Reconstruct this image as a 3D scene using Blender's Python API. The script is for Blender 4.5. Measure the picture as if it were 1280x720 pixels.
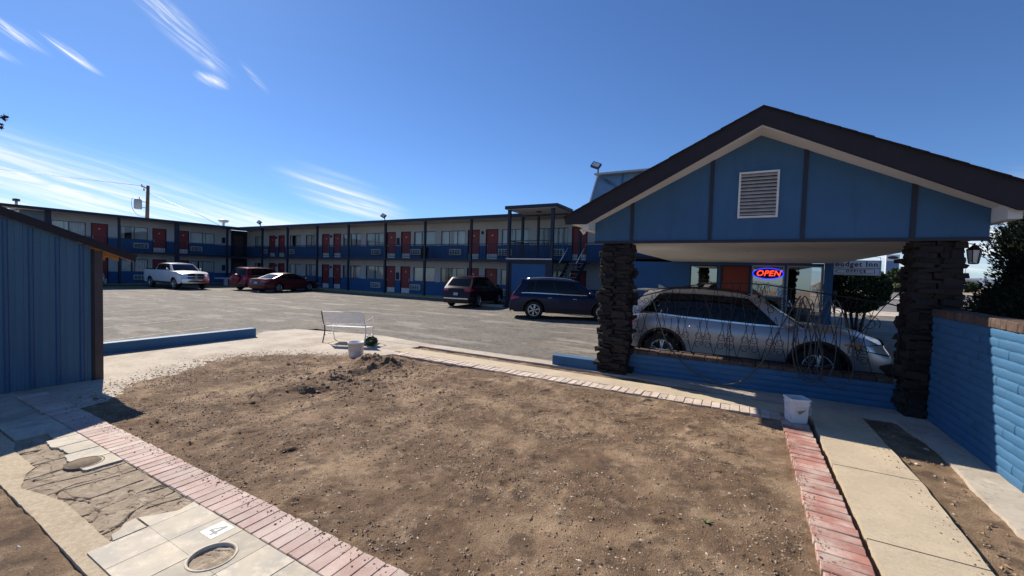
import bpy, bmesh, math, random
import numpy as np
from mathutils import Vector, Matrix, noise as mnoise
random.seed(7); rng = np.random.default_rng(7)
S = bpy.context.scene
for o in list(bpy.data.objects): bpy.data.objects.remove(o)
COL = S.collection
PI = math.pi

# ------------------------------------------------------------------ camera
cam = bpy.data.cameras.new('camera'); cam_o = bpy.data.objects.new('camera', cam); COL.objects.link(cam_o)
F = Vector((-0.48523341, 0.87356051, -0.03795496)); R = Vector((0.87326583, 0.48635095, 0.02948819)); U = Vector((-0.04421915, 0.01883611, 0.99884427))
cam_o.matrix_world = Matrix(((R.x, U.x, -F.x, 0), (R.y, U.y, -F.y, 0), (R.z, U.z, -F.z, 1.95), (0, 0, 0, 1)))
cam.sensor_width = 36; cam.lens = 518.53 / 1280 * 36; cam.clip_start = 0.05; cam.clip_end = 8000
S.camera = cam_o
S.render.resolution_x = 1280; S.render.resolution_y = 720

# ------------------------------------------------------------------ sun, sky, exposure
SUN = Vector((-1.13, 0.35, 1.0)).normalized()
sun = bpy.data.lights.new('sun', 'SUN'); sun.energy = 5.0; sun.angle = math.radians(0.5); sun.color = (1, 0.91, 0.78)
so = bpy.data.objects.new('sun', sun); COL.objects.link(so); so.rotation_euler = SUN.to_track_quat('Z', 'Y').to_euler(); so.location = (-30, 10, 40)
W = bpy.data.worlds.new('World'); S.world = W; W.use_nodes = True
wn = W.node_tree.nodes; wl = W.node_tree.links
bg = wn['Background']; bg.inputs['Strength'].default_value = 0.069
sky = wn.new('ShaderNodeTexSky'); sky.sky_type = 'NISHITA'; sky.sun_disc = False
sky.sun_elevation = math.asin(SUN.z); sky.sun_rotation = math.atan2(SUN.x, SUN.y)
sky.air_density = 1.0; sky.dust_density = 0.25; sky.ozone_density = 2.2; sky.altitude = 1000
tc = wn.new('ShaderNodeTexCoord')
def wm(op, a, b=None, c=None):
    n = wn.new('ShaderNodeMath'); n.operation = op
    for i, v in enumerate((a, b, c)):
        if v is None: continue
        if isinstance(v, (int, float)): n.inputs[i].default_value = v
        else: wl.new(v, n.inputs[i])
    return n.outputs[0]
sep = wn.new('ShaderNodeSeparateXYZ'); wl.new(tc.outputs['Generated'], sep.inputs[0])
az = wm('MULTIPLY', wm('ARCTAN2', sep.outputs[0], sep.outputs[1]), 180 / PI)
el = wm('MULTIPLY', wm('ARCSINE', sep.outputs[2]), 180 / PI)
cmb = wn.new('ShaderNodeCombineXYZ'); wl.new(az, cmb.inputs[0]); wl.new(el, cmb.inputs[1])
def streak(ang, sx, sy, lo, hi, detail=6, off=0.0, dist=0.4):
    mp = wn.new('ShaderNodeMapping'); mp.inputs['Rotation'].default_value = (0, 0, math.radians(ang))
    wl.new(cmb.outputs[0], mp.inputs[0])
    m2 = wn.new('ShaderNodeMapping'); m2.inputs['Scale'].default_value = (sx, sy, 1); m2.inputs['Location'].default_value = (off, off * .7, 0)
    wl.new(mp.outputs[0], m2.inputs[0])
    nz = wn.new('ShaderNodeTexNoise'); nz.inputs['Scale'].default_value = 1; nz.inputs['Detail'].default_value = detail
    nz.inputs['Roughness'].default_value = 0.62; nz.inputs['Distortion'].default_value = dist
    wl.new(m2.outputs[0], nz.inputs[0])
    mr = wn.new('ShaderNodeMapRange'); mr.inputs['From Min'].default_value = lo; mr.inputs['From Max'].default_value = hi
    mr.interpolation_type = 'SMOOTHSTEP'
    wl.new(nz.outputs[0], mr.inputs[0]); return mr.outputs[0]
def blob(a0, e0, la, le, ang):
    # soft ellipse of the sky, centre azimuth a0, elevation e0
    mp = wn.new('ShaderNodeVectorMath'); mp.operation = 'SUBTRACT'; wl.new(cmb.outputs[0], mp.inputs[0]); mp.inputs[1].default_value = (a0, e0, 0)
    m1 = wn.new('ShaderNodeMapping'); m1.inputs['Rotation'].default_value = (0, 0, math.radians(ang)); wl.new(mp.outputs[0], m1.inputs[0])
    m2 = wn.new('ShaderNodeMapping'); m2.inputs['Scale'].default_value = (1 / la, 1 / le, 1); wl.new(m1.outputs[0], m2.inputs[0])
    ln = wn.new('ShaderNodeVectorMath'); ln.operation = 'LENGTH'; wl.new(m2.outputs[0], ln.inputs[0])
    mr = wn.new('ShaderNodeMapRange'); mr.interpolation_type = 'SMOOTHSTEP'
    mr.inputs['From Min'].default_value = 1; mr.inputs['From Max'].default_value = 0.15
    wl.new(ln.outputs['Value'], mr.inputs[0]); return mr.outputs[0]
s1 = streak(13, .06, .95, .40, .66, off=3.1, dist=.9); s2 = streak(30, .22, 2.6, .36, .68, off=9.4, dist=1.0); s3 = streak(12, .05, 1.3, .42, .70, off=5.7)
def total(parts):
    t = parts[0]
    for p in parts[1:]: t = wm('MAXIMUM', t, p)
    return t
low = total([wm('MULTIPLY', blob(-78, 6.8, 30, 5.2, 9), .85), wm('MULTIPLY', blob(-62, 4.2, 22, 3.6, 11), .9), wm('MULTIPLY', blob(-100, 9, 26, 4, 9), .8),
             wm('MULTIPLY', blob(26, 4.5, 26, 6.5, 0), 1.25), wm('MULTIPLY', blob(60, 6, 40, 5, 0), .6)])
mid = total([wm('MULTIPLY', blob(-51, 8.9, 10, 3.0, 17), 1.0), wm('MULTIPLY', blob(-47, 3.8, 16, 3.0, 8), .7)])
hi = total([wm('MULTIPLY', blob(-68.0, 23.4, 7.0, 1.7, 35), .6), wm('MULTIPLY', blob(-65, 19.3, 1.9, .8, 10), 1.15), wm('MULTIPLY', blob(-65.5, 21.2, 1.8, .6, 40), .6),
            wm('MULTIPLY', blob(-75.6, 18.4, 2.7, .50, 28), 1.0), wm('MULTIPLY', blob(-79.5, 19.0, 3.2, .7, 24), .85), wm('MULTIPLY', blob(-80.5, 17.2, 2.4, .5, 20), .5),
            wm('MULTIPLY', blob(-61, 20.6, 2.4, .5, 42), .3)])
dens = wm('ADD', wm('ADD', wm('MULTIPLY', low, wm('MULTIPLY_ADD', s1, .75, .25)), wm('MULTIPLY', mid, wm('MULTIPLY_ADD', s3, .8, .15))), wm('MULTIPLY', hi, wm('MULTIPLY_ADD', s2, .80, .08)))
dens = wm('MULTIPLY', dens, wm('GREATER_THAN', el, 0.0)); dens = wm('MINIMUM', dens, 1)
tn = wn.new('ShaderNodeMixRGB'); tn.blend_type = 'MULTIPLY'; tn.inputs[0].default_value = 1; wl.new(sky.outputs[0], tn.inputs[1]); tn.inputs[2].default_value = (.72, 1.0, 1.40, 1)
mx = wn.new('ShaderNodeMixRGB'); wl.new(dens, mx.inputs[0]); wl.new(tn.outputs[0], mx.inputs[1]); mx.inputs[2].default_value = (11.5, 11.8, 12.2, 1)
wl.new(mx.outputs[0], bg.inputs[0])
S.view_settings.view_transform = 'Standard'; S.view_settings.look = 'None'; S.view_settings.exposure = 0.42; S.view_settings.gamma = 1

# ------------------------------------------------------------------ materials
def lin(c): return tuple(((x / 12.92) if x <= .04045 else ((x + .055) / 1.055) ** 2.4) for x in c)
def mat(name, c, rough=.7, metal=0, c2=None, scale=4, detail=6, lo=.35, hi=.65, bump=0, bscale=60, stretch=(1, 1, 1), coat=0, spec=.5, rnd=0, layer=None, bdist=.01, obj_coords=False):
    m = bpy.data.materials.new(name); m.use_nodes = True; n = m.node_tree.nodes; l = m.node_tree.links
    b = n['Principled BSDF']; b.inputs['Roughness'].default_value = rough; b.inputs['Metallic'].default_value = metal
    b.inputs['Coat Weight'].default_value = coat; b.inputs['Coat Roughness'].default_value = .05; b.inputs['Specular IOR Level'].default_value = spec
    b.inputs['Base Color'].default_value = (*c, 1)
    if obj_coords:
        g = n.new('ShaderNodeTexCoord'); src = g.outputs['Object']
    else:
        g = n.new('ShaderNodeNewGeometry'); src = g.outputs['Position']
    mp = n.new('ShaderNodeMapping'); mp.inputs['Scale'].default_value = stretch; l.new(src, mp.inputs[0])
    out = None
    def noise(sc, de=6, ro=.6, st=None):
        t = n.new('ShaderNodeTexNoise'); t.inputs['Scale'].default_value = sc; t.inputs['Detail'].default_value = de; t.inputs['Roughness'].default_value = ro
        if st:
            m3 = n.new('ShaderNodeMapping'); m3.inputs['Scale'].default_value = st; l.new(mp.outputs[0], m3.inputs[0]); l.new(m3.outputs[0], t.inputs[0])
        else: l.new(mp.outputs[0], t.inputs[0])
        return t.outputs[0]
    def rng_(s, a, z):
        r = n.new('ShaderNodeMapRange'); r.inputs['From Min'].default_value = a; r.inputs['From Max'].default_value = z; l.new(s, r.inputs[0]); return r.outputs[0]
    if c2 is not None:
        f = rng_(noise(scale, detail), lo, hi)
        x = n.new('ShaderNodeMixRGB'); l.new(f, x.inputs[0]); x.inputs[1].default_value = (*c, 1); x.inputs[2].default_value = (*c2, 1); out = x.outputs[0]
    for q_ in (layer or []):
        lc, ls, ll, lh, amt = q_[:5]; f = rng_(noise(ls, 8, .65, q_[5] if len(q_) > 5 else None), ll, lh)
        q = n.new('ShaderNodeMath'); q.operation = 'MULTIPLY'; l.new(f, q.inputs[0]); q.inputs[1].default_value = amt
        x = n.new('ShaderNodeMixRGB'); l.new(q.outputs[0], x.inputs[0])
        if out: l.new(out, x.inputs[1])
        else: x.inputs[1].default_value = (*c, 1)
        x.inputs[2].default_value = (*lc, 1); out = x.outputs[0]
    if rnd:
        oi = n.new('ShaderNodeObjectInfo'); r = n.new('ShaderNodeMapRange'); l.new(oi.outputs['Random'], r.inputs[0])
        r.inputs['To Min'].default_value = 1 - rnd; r.inputs['To Max'].default_value = 1 + rnd
        x = n.new('ShaderNodeVectorMath'); x.operation = 'SCALE'
        if out: l.new(out, x.inputs[0])
        else: x.inputs[0].default_value = c
        l.new(r.outputs[0], x.inputs['Scale']); out = x.outputs[0]
    if out: l.new(out, b.inputs['Base Color'])
    if bump:
        bp = n.new('ShaderNodeBump'); bp.inputs['Strength'].default_value = bump; bp.inputs['Distance'].default_value = bdist
        l.new(noise(bscale, 8, .7), bp.inputs['Height']); l.new(bp.outputs[0], b.inputs['Normal'])
    return m
M = {}
M['dirt'] = mat('dirt', (.20, .124, .070), .95, c2=(.45, .315, .195), scale=1.25, detail=9, lo=.45, hi=.66, bump=1, bscale=75, bdist=.03, layer=[((.075, .044, .027), 3.2, .52, .62, .65), ((.46, .32, .21), 5, .56, .66, .6), ((.08, .05, .033), 95, .52, .62, .6), ((.42, .32, .23), 120, .60, .70, .6)])
M['clod'] = mat('clod', (.24, .155, .095), .95, c2=(.38, .27, .175), scale=30, rnd=0)
M['chip'] = mat('chip', (.68, .61, .50), .9, c2=(.32, .27, .21), scale=30)
M['sand'] = mat('sand', (.33, .25, .17), .95, c2=(.24, .18, .12), scale=.05, detail=10)
M['asphalt'] = mat('asphalt', (.135, .12, .10), .9, c2=(.205, .185, .155), scale=.9, detail=12, lo=.36, hi=.64, bump=.9, bscale=60, bdist=.02, stretch=(1, 1, 1), layer=[((.07, .063, .055), 9, .52, .60, .75), ((.30, .27, .23), 5.5, .56, .64, .6), ((.38, .35, .30), 2.0, .62, .68, .55), ((.085, .077, .068), 26, .50, .62, .7), ((.33, .30, .26), 42, .60, .72, .7), ((.32, .29, .245), 1.2, .53, .62, .7, (.3, 1, 1)), ((.07, .062, .052), 1.7, .56, .64, .7, (.6, 1.2, 1)), ((.25, .20, .145), .35, .56, .66, .5), ((.05, .045, .04), .7, .67, .70, .6), ((.10, .088, .074), .28, .5, .68, .5), ((.27, .24, .20), 3.2, .60, .70, .35)])
M['road'] = mat('road', (.13, .12, .115), .9, c2=(.18, .17, .16), scale=.5)
M['concrete'] = mat('concrete', (.38, .325, .26), .9, c2=(.54, .475, .39), scale=1.6, detail=10, bump=.4, bscale=70, layer=[((.23, .185, .14), 3.2, .54, .70, .6), ((.62, .57, .48), 7, .56, .66, .55), ((.26, .195, .14), .9, .52, .66, .55), ((.2, .16, .12), 22, .56, .66, .5)])
M['slab'] = mat('slab', (.55, .455, .32), .9, c2=(.46, .375, .27), scale=2.4, detail=10, bump=.6, bscale=120, layer=[((.62, .54, .41), 34, .52, .66, .45), ((.34, .265, .18), 44, .54, .66, .5), ((.30, .235, .165), 1.6, .54, .70, .55), ((.22, .17, .12), 7, .64, .74, .5)])
M['pebble_concrete'] = mat('pebble_concrete', (.44, .345, .23), .9, c2=(.56, .47, .34), scale=30, detail=8, bump=1, bscale=90, layer=[((.25, .19, .13), 3, .55, .72, .6)])
M['mortar'] = mat('mortar', (.36, .285, .205), .95, c2=(.27, .21, .15), scale=6, detail=10, bump=.8, bscale=80, layer=[((.48, .40, .30), 9, .50, .66, .8), ((.15, .115, .085), 16, .60, .7, .6)])
M['tile'] = mat('tile', (.50, .435, .33), .75, c2=(.36, .335, .285), scale=4.5, detail=10, bump=.25, bscale=30, rnd=.16, layer=[((.60, .535, .43), 10, .50, .66, .8), ((.30, .21, .13), 6, .58, .72, .5)])
M['pink_brick'] = mat('pink_brick', (.44, .30, .255), .85, c2=(.52, .39, .335), scale=8, detail=8, bump=.4, bscale=120, rnd=.14, layer=[((.60, .50, .43), 3.0, .38, .64, .8), ((.40, .22, .18), 1.1, .55, .7, .5)])
M['red_brick'] = mat('red_brick', (.36, .155, .12), .85, c2=(.42, .21, .17), scale=6, detail=8, bump=.4, bscale=110, rnd=.17, layer=[((.58, .47, .40), 4, .44, .64, .8), ((.16, .10, .075), 3, .6, .75, .4)])
M['tan_brick'] = mat('tan_brick', (.52, .40, .33), .88, c2=(.58, .47, .39), scale=8, bump=.4, bscale=120, rnd=.12, layer=[((.62, .54, .45), 3, .42, .66, .8)])
M['joint'] = mat('joint', (.40, .345, .28), .95, c2=(.25, .2, .155), scale=9)
M['clinker'] = mat('clinker', (.010, .007, .0065), .8, c2=(.019, .013, .011), scale=9, bump=.8, bscale=45, rnd=.35)
M['cap_brick'] = mat('cap_brick', (.065, .040, .030), .85, c2=(.12, .078, .058), scale=14, bump=.6, bscale=60, rnd=.25)
M['wall_blue'] = mat('wall_blue', (.036, .125, .245), .65, c2=(.042, .138, .265), scale=3, bump=.3, bscale=40, rnd=.05, layer=[((.09, .24, .42), 8, .6, .8, .3)])
M['gable_blue'] = mat('gable_blue', (.030, .100, .205), .7, c2=(.034, .11, .22), scale=1.6, bump=.3, bscale=140, layer=[((.06, .15, .27), .8, .5, .8, .3), ((.055, .13, .22), 6, .52, .7, .45, (1, 1, .08)), ((.022, .075, .16), 3, .56, .7, .5, (1, 1, .15))])
M['shed_blue'] = mat('shed_blue', (.048, .122, .19), .55, c2=(.058, .14, .21), scale=2, stretch=(1, 1, .15), layer=[((.10, .2, .29), 5, .55, .75, .35)])
M['shed_rib'] = mat('shed_rib', (.030, .085, .165), .5, c2=(.036, .095, .18), scale=3)
M['motel_blue'] = mat('motel_blue', (.024, .095, .225), .8, c2=(.03, .108, .245), scale=1.2)
M['motel_white'] = mat('motel_white', (.50, .50, .50), .85, c2=(.44, .44, .445), scale=.7, layer=[((.38, .37, .36), 2, .6, .8, .35)])
M['navy'] = mat('navy_trim', (.012, .016, .034), .6)
M['dark_trim'] = mat('dark_trim', (.020, .014, .019), .75, c2=(.014, .010, .014), scale=4)
M['shingle'] = mat('shingle', (.018, .013, .016), .95, c2=(.03, .022, .024), scale=12, bump=.6, bscale=60)
M['brown_trim'] = mat('brown_trim', (.085, .06, .055), .7, c2=(.065, .045, .042), scale=5)
M['soffit'] = mat('soffit', (.70, .69, .665), .85, c2=(.62, .61, .59), scale=1.2, layer=[((.45, .38, .3), 2.5, .6, .75, .4)])
M['raw_wood'] = mat('raw_wood', (.55, .30, .10), .8, c2=(.42, .21, .07), scale=5, stretch=(1, 6, 6))
M['red_door'] = mat('red_door', (.27, .035, .032), .55, c2=(.23, .028, .027), scale=3)
M['brick_red_door'] = mat('office_door_red', (.22, .028, .018), .5, c2=(.19, .022, .015), scale=3)
M['white'] = mat('white_paint', (.72, .71, .69), .6, c2=(.62, .60, .57), scale=5)
M['white_metal'] = mat('white_metal', (.88, .86, .82), .4, c2=(.78, .75, .70), scale=20)
M['plastic_white'] = mat('plastic_white', (.74, .74, .75), .4, c2=(.66, .66, .68), scale=9, layer=[((.45, .40, .34), 7, .6, .74, .5)])
M['ac'] = mat('air_conditioner_shell', (.56, .55, .52), .6, c2=(.46, .45, .43), scale=8)
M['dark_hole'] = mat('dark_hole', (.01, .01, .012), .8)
M['curtain'] = mat('curtain', (.80, .79, .74), .9, c2=(.66, .66, .63), scale=2, rnd=.22)
M['iron'] = mat('wrought_iron', (.012, .010, .010), .6)
M['hose'] = mat('hose', (.085, .078, .07), .6, c2=(.06, .055, .05), scale=8)
M['tread'] = mat('stair_tread', (.20, .20, .21), .6)
M['soil_dark'] = mat('soil_dark', (.075, .048, .03), .95, c2=(.14, .095, .06), scale=60, bump=1, bscale=150)
M['cream'] = mat('cream_paint', (.58, .52, .41), .7, c2=(.46, .40, .30), scale=20)
M['grey_frame'] = mat('window_frame', (.10, .10, .11), .5)
M['lid'] = mat('lid_brown', (.12, .085, .055), .95, c2=(.19, .14, .10), scale=30)
M['alu'] = mat('aluminium', (.42, .42, .43), .4, metal=.6)
M['vent_slat'] = mat('vent_slat', (.43, .39, .35), .7, c2=(.33, .29, .26), scale=9)
M['wood_pole'] = mat('pole_wood', (.23, .15, .09), .9, c2=(.15, .10, .06), scale=4, stretch=(6, 6, .6))
M['grey_metal'] = mat('grey_metal', (.40, .42, .44), .5, metal=.2)
M['mansard'] = mat('mansard_panel', (.16, .255, .36), .4, c2=(.13, .215, .32), scale=.7, stretch=(1, 1, 2), layer=[((.24, .32, .40), 3, .5, .7, .5)])
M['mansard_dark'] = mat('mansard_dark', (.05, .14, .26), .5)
M['leaf_dark'] = mat('leaf_dark', (.020, .038, .014), .7, c2=(.035, .062, .02), scale=6, spec=.2)
M['leaf_conifer'] = mat('leaf_conifer', (.022, .030, .022), .8, c2=(.040, .055, .034), scale=4, spec=.2)
M['leaf_light'] = mat('leaf_light', (.10, .13, .045), .8, c2=(.16, .17, .07), scale=2)
M['leaf_green'] = mat('leaf_green', (.03, .085, .03), .7, c2=(.02, .06, .02), scale=20)
M['bark'] = mat('bark', (.045, .032, .025), .9, c2=(.07, .05, .035), scale=12)
M['grass'] = mat('grass', (.09, .13, .035), .9, c2=(.14, .15, .05), scale=5)
M['kerb'] = mat('kerb_paint', (.30, .29, .10), .85, c2=(.22, .21, .13), scale=4)
M['hazy_hill'] = mat('hazy_hill', (.17, .21, .30), 1, c2=(.2, .23, .3), scale=.002)  # bluish distance haze mixed into the colour
M['paint_line'] = mat('paint_line', (.40, .385, .35), .9, c2=(.20, .18, .155), scale=7, detail=10, lo=.42, hi=.6)
M['tyre'] = mat('tyre', (.012, .012, .012), .85)
M['rim'] = mat('rim', (.55, .56, .58), .25, metal=.85)
M['rim_dark'] = mat('rim_dark', (.035, .035, .038), .5)
M['chrome'] = mat('chrome', (.72, .72, .73), .22, metal=1)
M['black_plastic'] = mat('black_plastic', (.012, .012, .013), .55)
M['under'] = mat('under', (.006, .006, .006), .9)
M['red_lamp'] = mat('red_lamp', (.42, .012, .012), .12, coat=1)
M['clear_lamp'] = mat('clear_lamp', (.55, .56, .58), .1, coat=1, metal=.3)
M['amber'] = mat('amber_lamp', (.75, .22, .01), .2, coat=1)
M['plate'] = mat('plate', (.55, .57, .55), .5, c2=(.3, .32, .4), scale=30)
M['tint'] = mat('tinted_glass', (.004, .005, .006), .04, spec=.35)
M['seat'] = mat('seat_cloth', (.08, .075, .07), .9)
M['sign_white'] = mat('sign_white', (.66, .67, .70), .4)
M['ink'] = mat('ink', (.03, .032, .05), .6)
M['four_grey'] = mat('four_grey', (.10, .13, .15), .6)
M['sign_blue'] = mat('sign_blue', (.10, .20, .36), .5)
M['cardboard'] = mat('cardboard', (.30, .22, .13), .9)
M['lantern_glass'] = mat('lantern_glass', (.55, .55, .52), .2)
def paint(name, c, metal=.25, rough=.35): return mat(name, c, rough, metal=metal, coat=.35 if metal > .1 else .12, spec=.3)
M['silver'] = paint('car_silver', (.42, .42, .44), .6, .33); M['darkred'] = paint('car_dark_cherry', (.020, .003, .006), 0, .3); M['navycar'] = paint('car_navy', (.004, .009, .040), 0, .3)
M['sedanred'] = paint('car_burgundy', (.085, .010, .014), .15); M['suvred'] = paint('car_red', (.16, .012, .018)); M['whitecar'] = paint('car_white', (.62, .63, .65), 0, .3); M['palecar'] = paint('car_pale', (.48, .5, .52), .4, .3)
def emat(name, c, s):
    m = bpy.data.materials.new(name); m.use_nodes = True; b = m.node_tree.nodes['Principled BSDF']
    b.inputs['Base Color'].default_value = (*c, 1); b.inputs['Emission Color'].default_value = (*c, 1); b.inputs['Emission Strength'].default_value = s; return m
M['neon_red'] = emat('neon_red', (1, .06, .02), 1.6); M['neon_blue'] = emat('neon_blue', (.02, .04, 1), 1.2)
def glass(name, tint=(.9, .95, .95), fac=.35):
    m = bpy.data.materials.new(name); m.use_nodes = True; n = m.node_tree.nodes; l = m.node_tree.links
    for x in list(n): n.remove(x)
    o = n.new('ShaderNodeOutputMaterial'); t = n.new('ShaderNodeBsdfTransparent'); t.inputs[0].default_value = (*tint, 1)
    g = n.new('ShaderNodeBsdfGlossy'); g.inputs['Roughness'].default_value = .02; f = n.new('ShaderNodeFresnel'); f.inputs[0].default_value = 1.5
    a = n.new('ShaderNodeMath'); a.operation = 'ADD'; l.new(f.outputs[0], a.inputs[0]); a.inputs[1].default_value = fac; a.use_clamp = True
    x = n.new('ShaderNodeMixShader'); l.new(a.outputs[0], x.inputs[0]); l.new(t.outputs[0], x.inputs[1]); l.new(g.outputs[0], x.inputs[2]); l.new(x.outputs[0], o.inputs[0])
    return m
M['glass'] = glass('window_glass', (.85, .88, .88), .04); M['car_glass'] = glass('car_glass', (.10, .11, .12), .04); M['office_glass'] = glass('office_glass', (.35, .38, .42), .38)

# ------------------------------------------------------------------ mesh helpers
class MB:
    def __init__(s): s.v = []; s.f = []; s.sm = []
    def add(s, vs, fs, smooth=False):
        b = len(s.v); s.v.extend(tuple(p) for p in vs)
        for f in fs: s.f.append(tuple(b + i for i in f)); s.sm.append(smooth)
        return s
    def box(s, x0, x1, y0, y1, z0, z1):
        return s.add([(x0, y0, z0), (x1, y0, z0), (x1, y1, z0), (x0, y1, z0), (x0, y0, z1), (x1, y0, z1), (x1, y1, z1), (x0, y1, z1)],
                     [(0, 3, 2, 1), (4, 5, 6, 7), (0, 1, 5, 4), (1, 2, 6, 5), (2, 3, 7, 6), (3, 0, 4, 7)])
    def quad(s, a, b, c, d): return s.add([a, b, c, d], [(0, 1, 2, 3)])
    def prism(s, poly, a0, a1, axis='y'):
        n = len(poly)
        def P(p, a):
            return {'y': (p[0], a, p[1]), 'x': (a, p[0], p[1]), 'z': (p[0], p[1], a)}[axis]
        vs = [P(p, a0) for p in poly] + [P(p, a1) for p in poly]
        fs = [tuple(range(n)), tuple(range(2 * n - 1, n - 1, -1))] + [(i, i + n, (i + 1) % n + n, (i + 1) % n) for i in range(n)]
        return s.add(vs, fs)
    def beam(s, a, b, w, h=None):
        h = h or w; a = Vector(a); b = Vector(b); d = (b - a).normalized()
        up = Vector((0, 0, 1)) if abs(d.z) < .95 else Vector((0, 1, 0))
        x = d.cross(up).normalized() * w / 2; y = x.cross(d).normalized() * h / 2
        vs = [a - x - y, a + x - y, a + x + y, a - x + y, b - x - y, b + x - y, b + x + y, b - x + y]
        return s.add(vs, [(0, 3, 2, 1), (4, 5, 6, 7), (0, 1, 5, 4), (1, 2, 6, 5), (2, 3, 7, 6), (3, 0, 4, 7)])
    def tube(s, pts, r, n=6, closed=False):
        pts = [Vector(p) for p in pts]; N = len(pts); vs = []; up = Vector((0.13, 0.21, 0.97)).normalized()
        rs = r if isinstance(r, (list, tuple)) else [r] * N
        for i, p in enumerate(pts):
            if closed: d = pts[(i + 1) % N] - pts[i - 1]
            else: d = pts[min(i + 1, N - 1)] - pts[max(i - 1, 0)]
            d.normalize(); x = d.cross(up)
            if x.length < .05: x = d.cross(Vector((1, 0, 0)))
            x.normalize(); y = x.cross(d)
            for k in range(n):
                a = 2 * PI * k / n; vs.append(p + (x * math.cos(a) + y * math.sin(a)) * rs[i])
        fs = []
        for i in range(N if closed else N - 1):
            j = (i + 1) % N
            for k in range(n): fs.append((i * n + k, i * n + (k + 1) % n, j * n + (k + 1) % n, j * n + k))
        if not closed: fs += [tuple(range(n - 1, -1, -1)), tuple((N - 1) * n + k for k in range(n))]
        return s.add(vs, fs, True)
    def lathe(s, prof, c=(0, 0, 0), axis='z', n=20, smooth=True, closed=False):
        vs = []
        for (r, h) in prof:
            for k in range(n):
                a = 2 * PI * k / n; u, v = r * math.cos(a), r * math.sin(a)
                q = {'z': (u, v, h), 'y': (u, h, v), 'x': (h, u, v)}[axis]
                vs.append((q[0] + c[0], q[1] + c[1], q[2] + c[2]))
        fs = []; m = len(prof)
        for i in range(m - 1):
            for k in range(n): fs.append((i * n + k, i * n + (k + 1) % n, (i + 1) * n + (k + 1) % n, (i + 1) * n + k))
        if prof[0][0] > 1e-6 and not closed: fs.append(tuple(range(n - 1, -1, -1)))
        if prof[-1][0] > 1e-6 and not closed: fs.append(tuple((m - 1) * n + k for k in range(n)))
        return s.add(vs, fs, smooth)
    def grid(s, fn, us, vs_, smooth=True, flip=False):
        pts = [fn(u, v) for v in vs_ for u in us]; nu = len(us); fs = []
        for j in range(len(vs_) - 1):
            for i in range(nu - 1):
                q = (j * nu + i, j * nu + i + 1, (j + 1) * nu + i + 1, (j + 1) * nu + i)
                fs.append(q[::-1] if flip else q)
        return s.add(pts, fs, smooth)
    def mesh(s, name, m):
        me = bpy.data.meshes.new(name); me.from_pydata(s.v, [], s.f); me.update()
        me.polygons.foreach_set('use_smooth', s.sm)
        if m is not None: me.materials.append(m)
        return me
def link(name, me, parent=None, loc=None, kind=None, label=None):
    o = bpy.data.objects.new(name, me); COL.objects.link(o)
    if parent is not None: o.parent = parent
    if loc is not None: o.location = loc
    if kind: o['kind'] = kind
    if label: o['label'] = label
    return o
def fixn(me):
    b = bmesh.new(); b.from_mesh(me); bmesh.ops.recalc_face_normals(b, faces=b.faces); b.to_mesh(me); b.free(); return me
def part(name, mb, m, parent, kind=None, label=None, loc=None, fix=False):
    me = mb.mesh(name, m)
    if fix: fixn(me)
    return link(name, me, parent, loc, kind, label)
def thing(name, label, cat, loc=(0, 0, 0), rz=0, group=None):
    o = bpy.data.objects.new(name, None); COL.objects.link(o); o.location = loc; o.rotation_euler = (0, 0, rz); o.empty_display_size = .2
    o['label'] = label; o['category'] = cat
    if group: o['group'] = group
    return o
def solo(name, mb, m, label, cat, group=None, loc=None):
    o = part(name, mb, m, None, loc=loc); o['label'] = label; o['category'] = cat
    if group: o['group'] = group
    return o
def struct(name, mb, m, parent=None):
    return part(name, mb, m, parent, kind='structure')
def W0(root):  # child offset for world-coordinate parts under an unrotated thing
    return (-root.location.x, -root.location.y, -root.location.z)
def copy_tree(o, parent=None):
    c = o.copy(); COL.objects.link(c)
    if parent is not None: c.parent = parent
    for ch in [x for x in bpy.data.objects if x.parent == o]: copy_tree(ch, c)
    return c
def text_mesh(txt, size, depth=.004, shear=0, spacing=1, bold=0):
    cu = bpy.data.curves.new('lettering', 'FONT'); cu.body = txt; cu.size = size; cu.extrude = depth; cu.align_x = 'CENTER'; cu.align_y = 'CENTER'; cu.shear = shear; cu.space_character = spacing; cu.offset = bold
    o = bpy.data.objects.new('lettering', cu); COL.objects.link(o); bpy.context.view_layer.update()
    me = bpy.data.meshes.new_from_object(o.evaluated_get(bpy.context.evaluated_depsgraph_get())); bpy.data.objects.remove(o); return me
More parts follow.
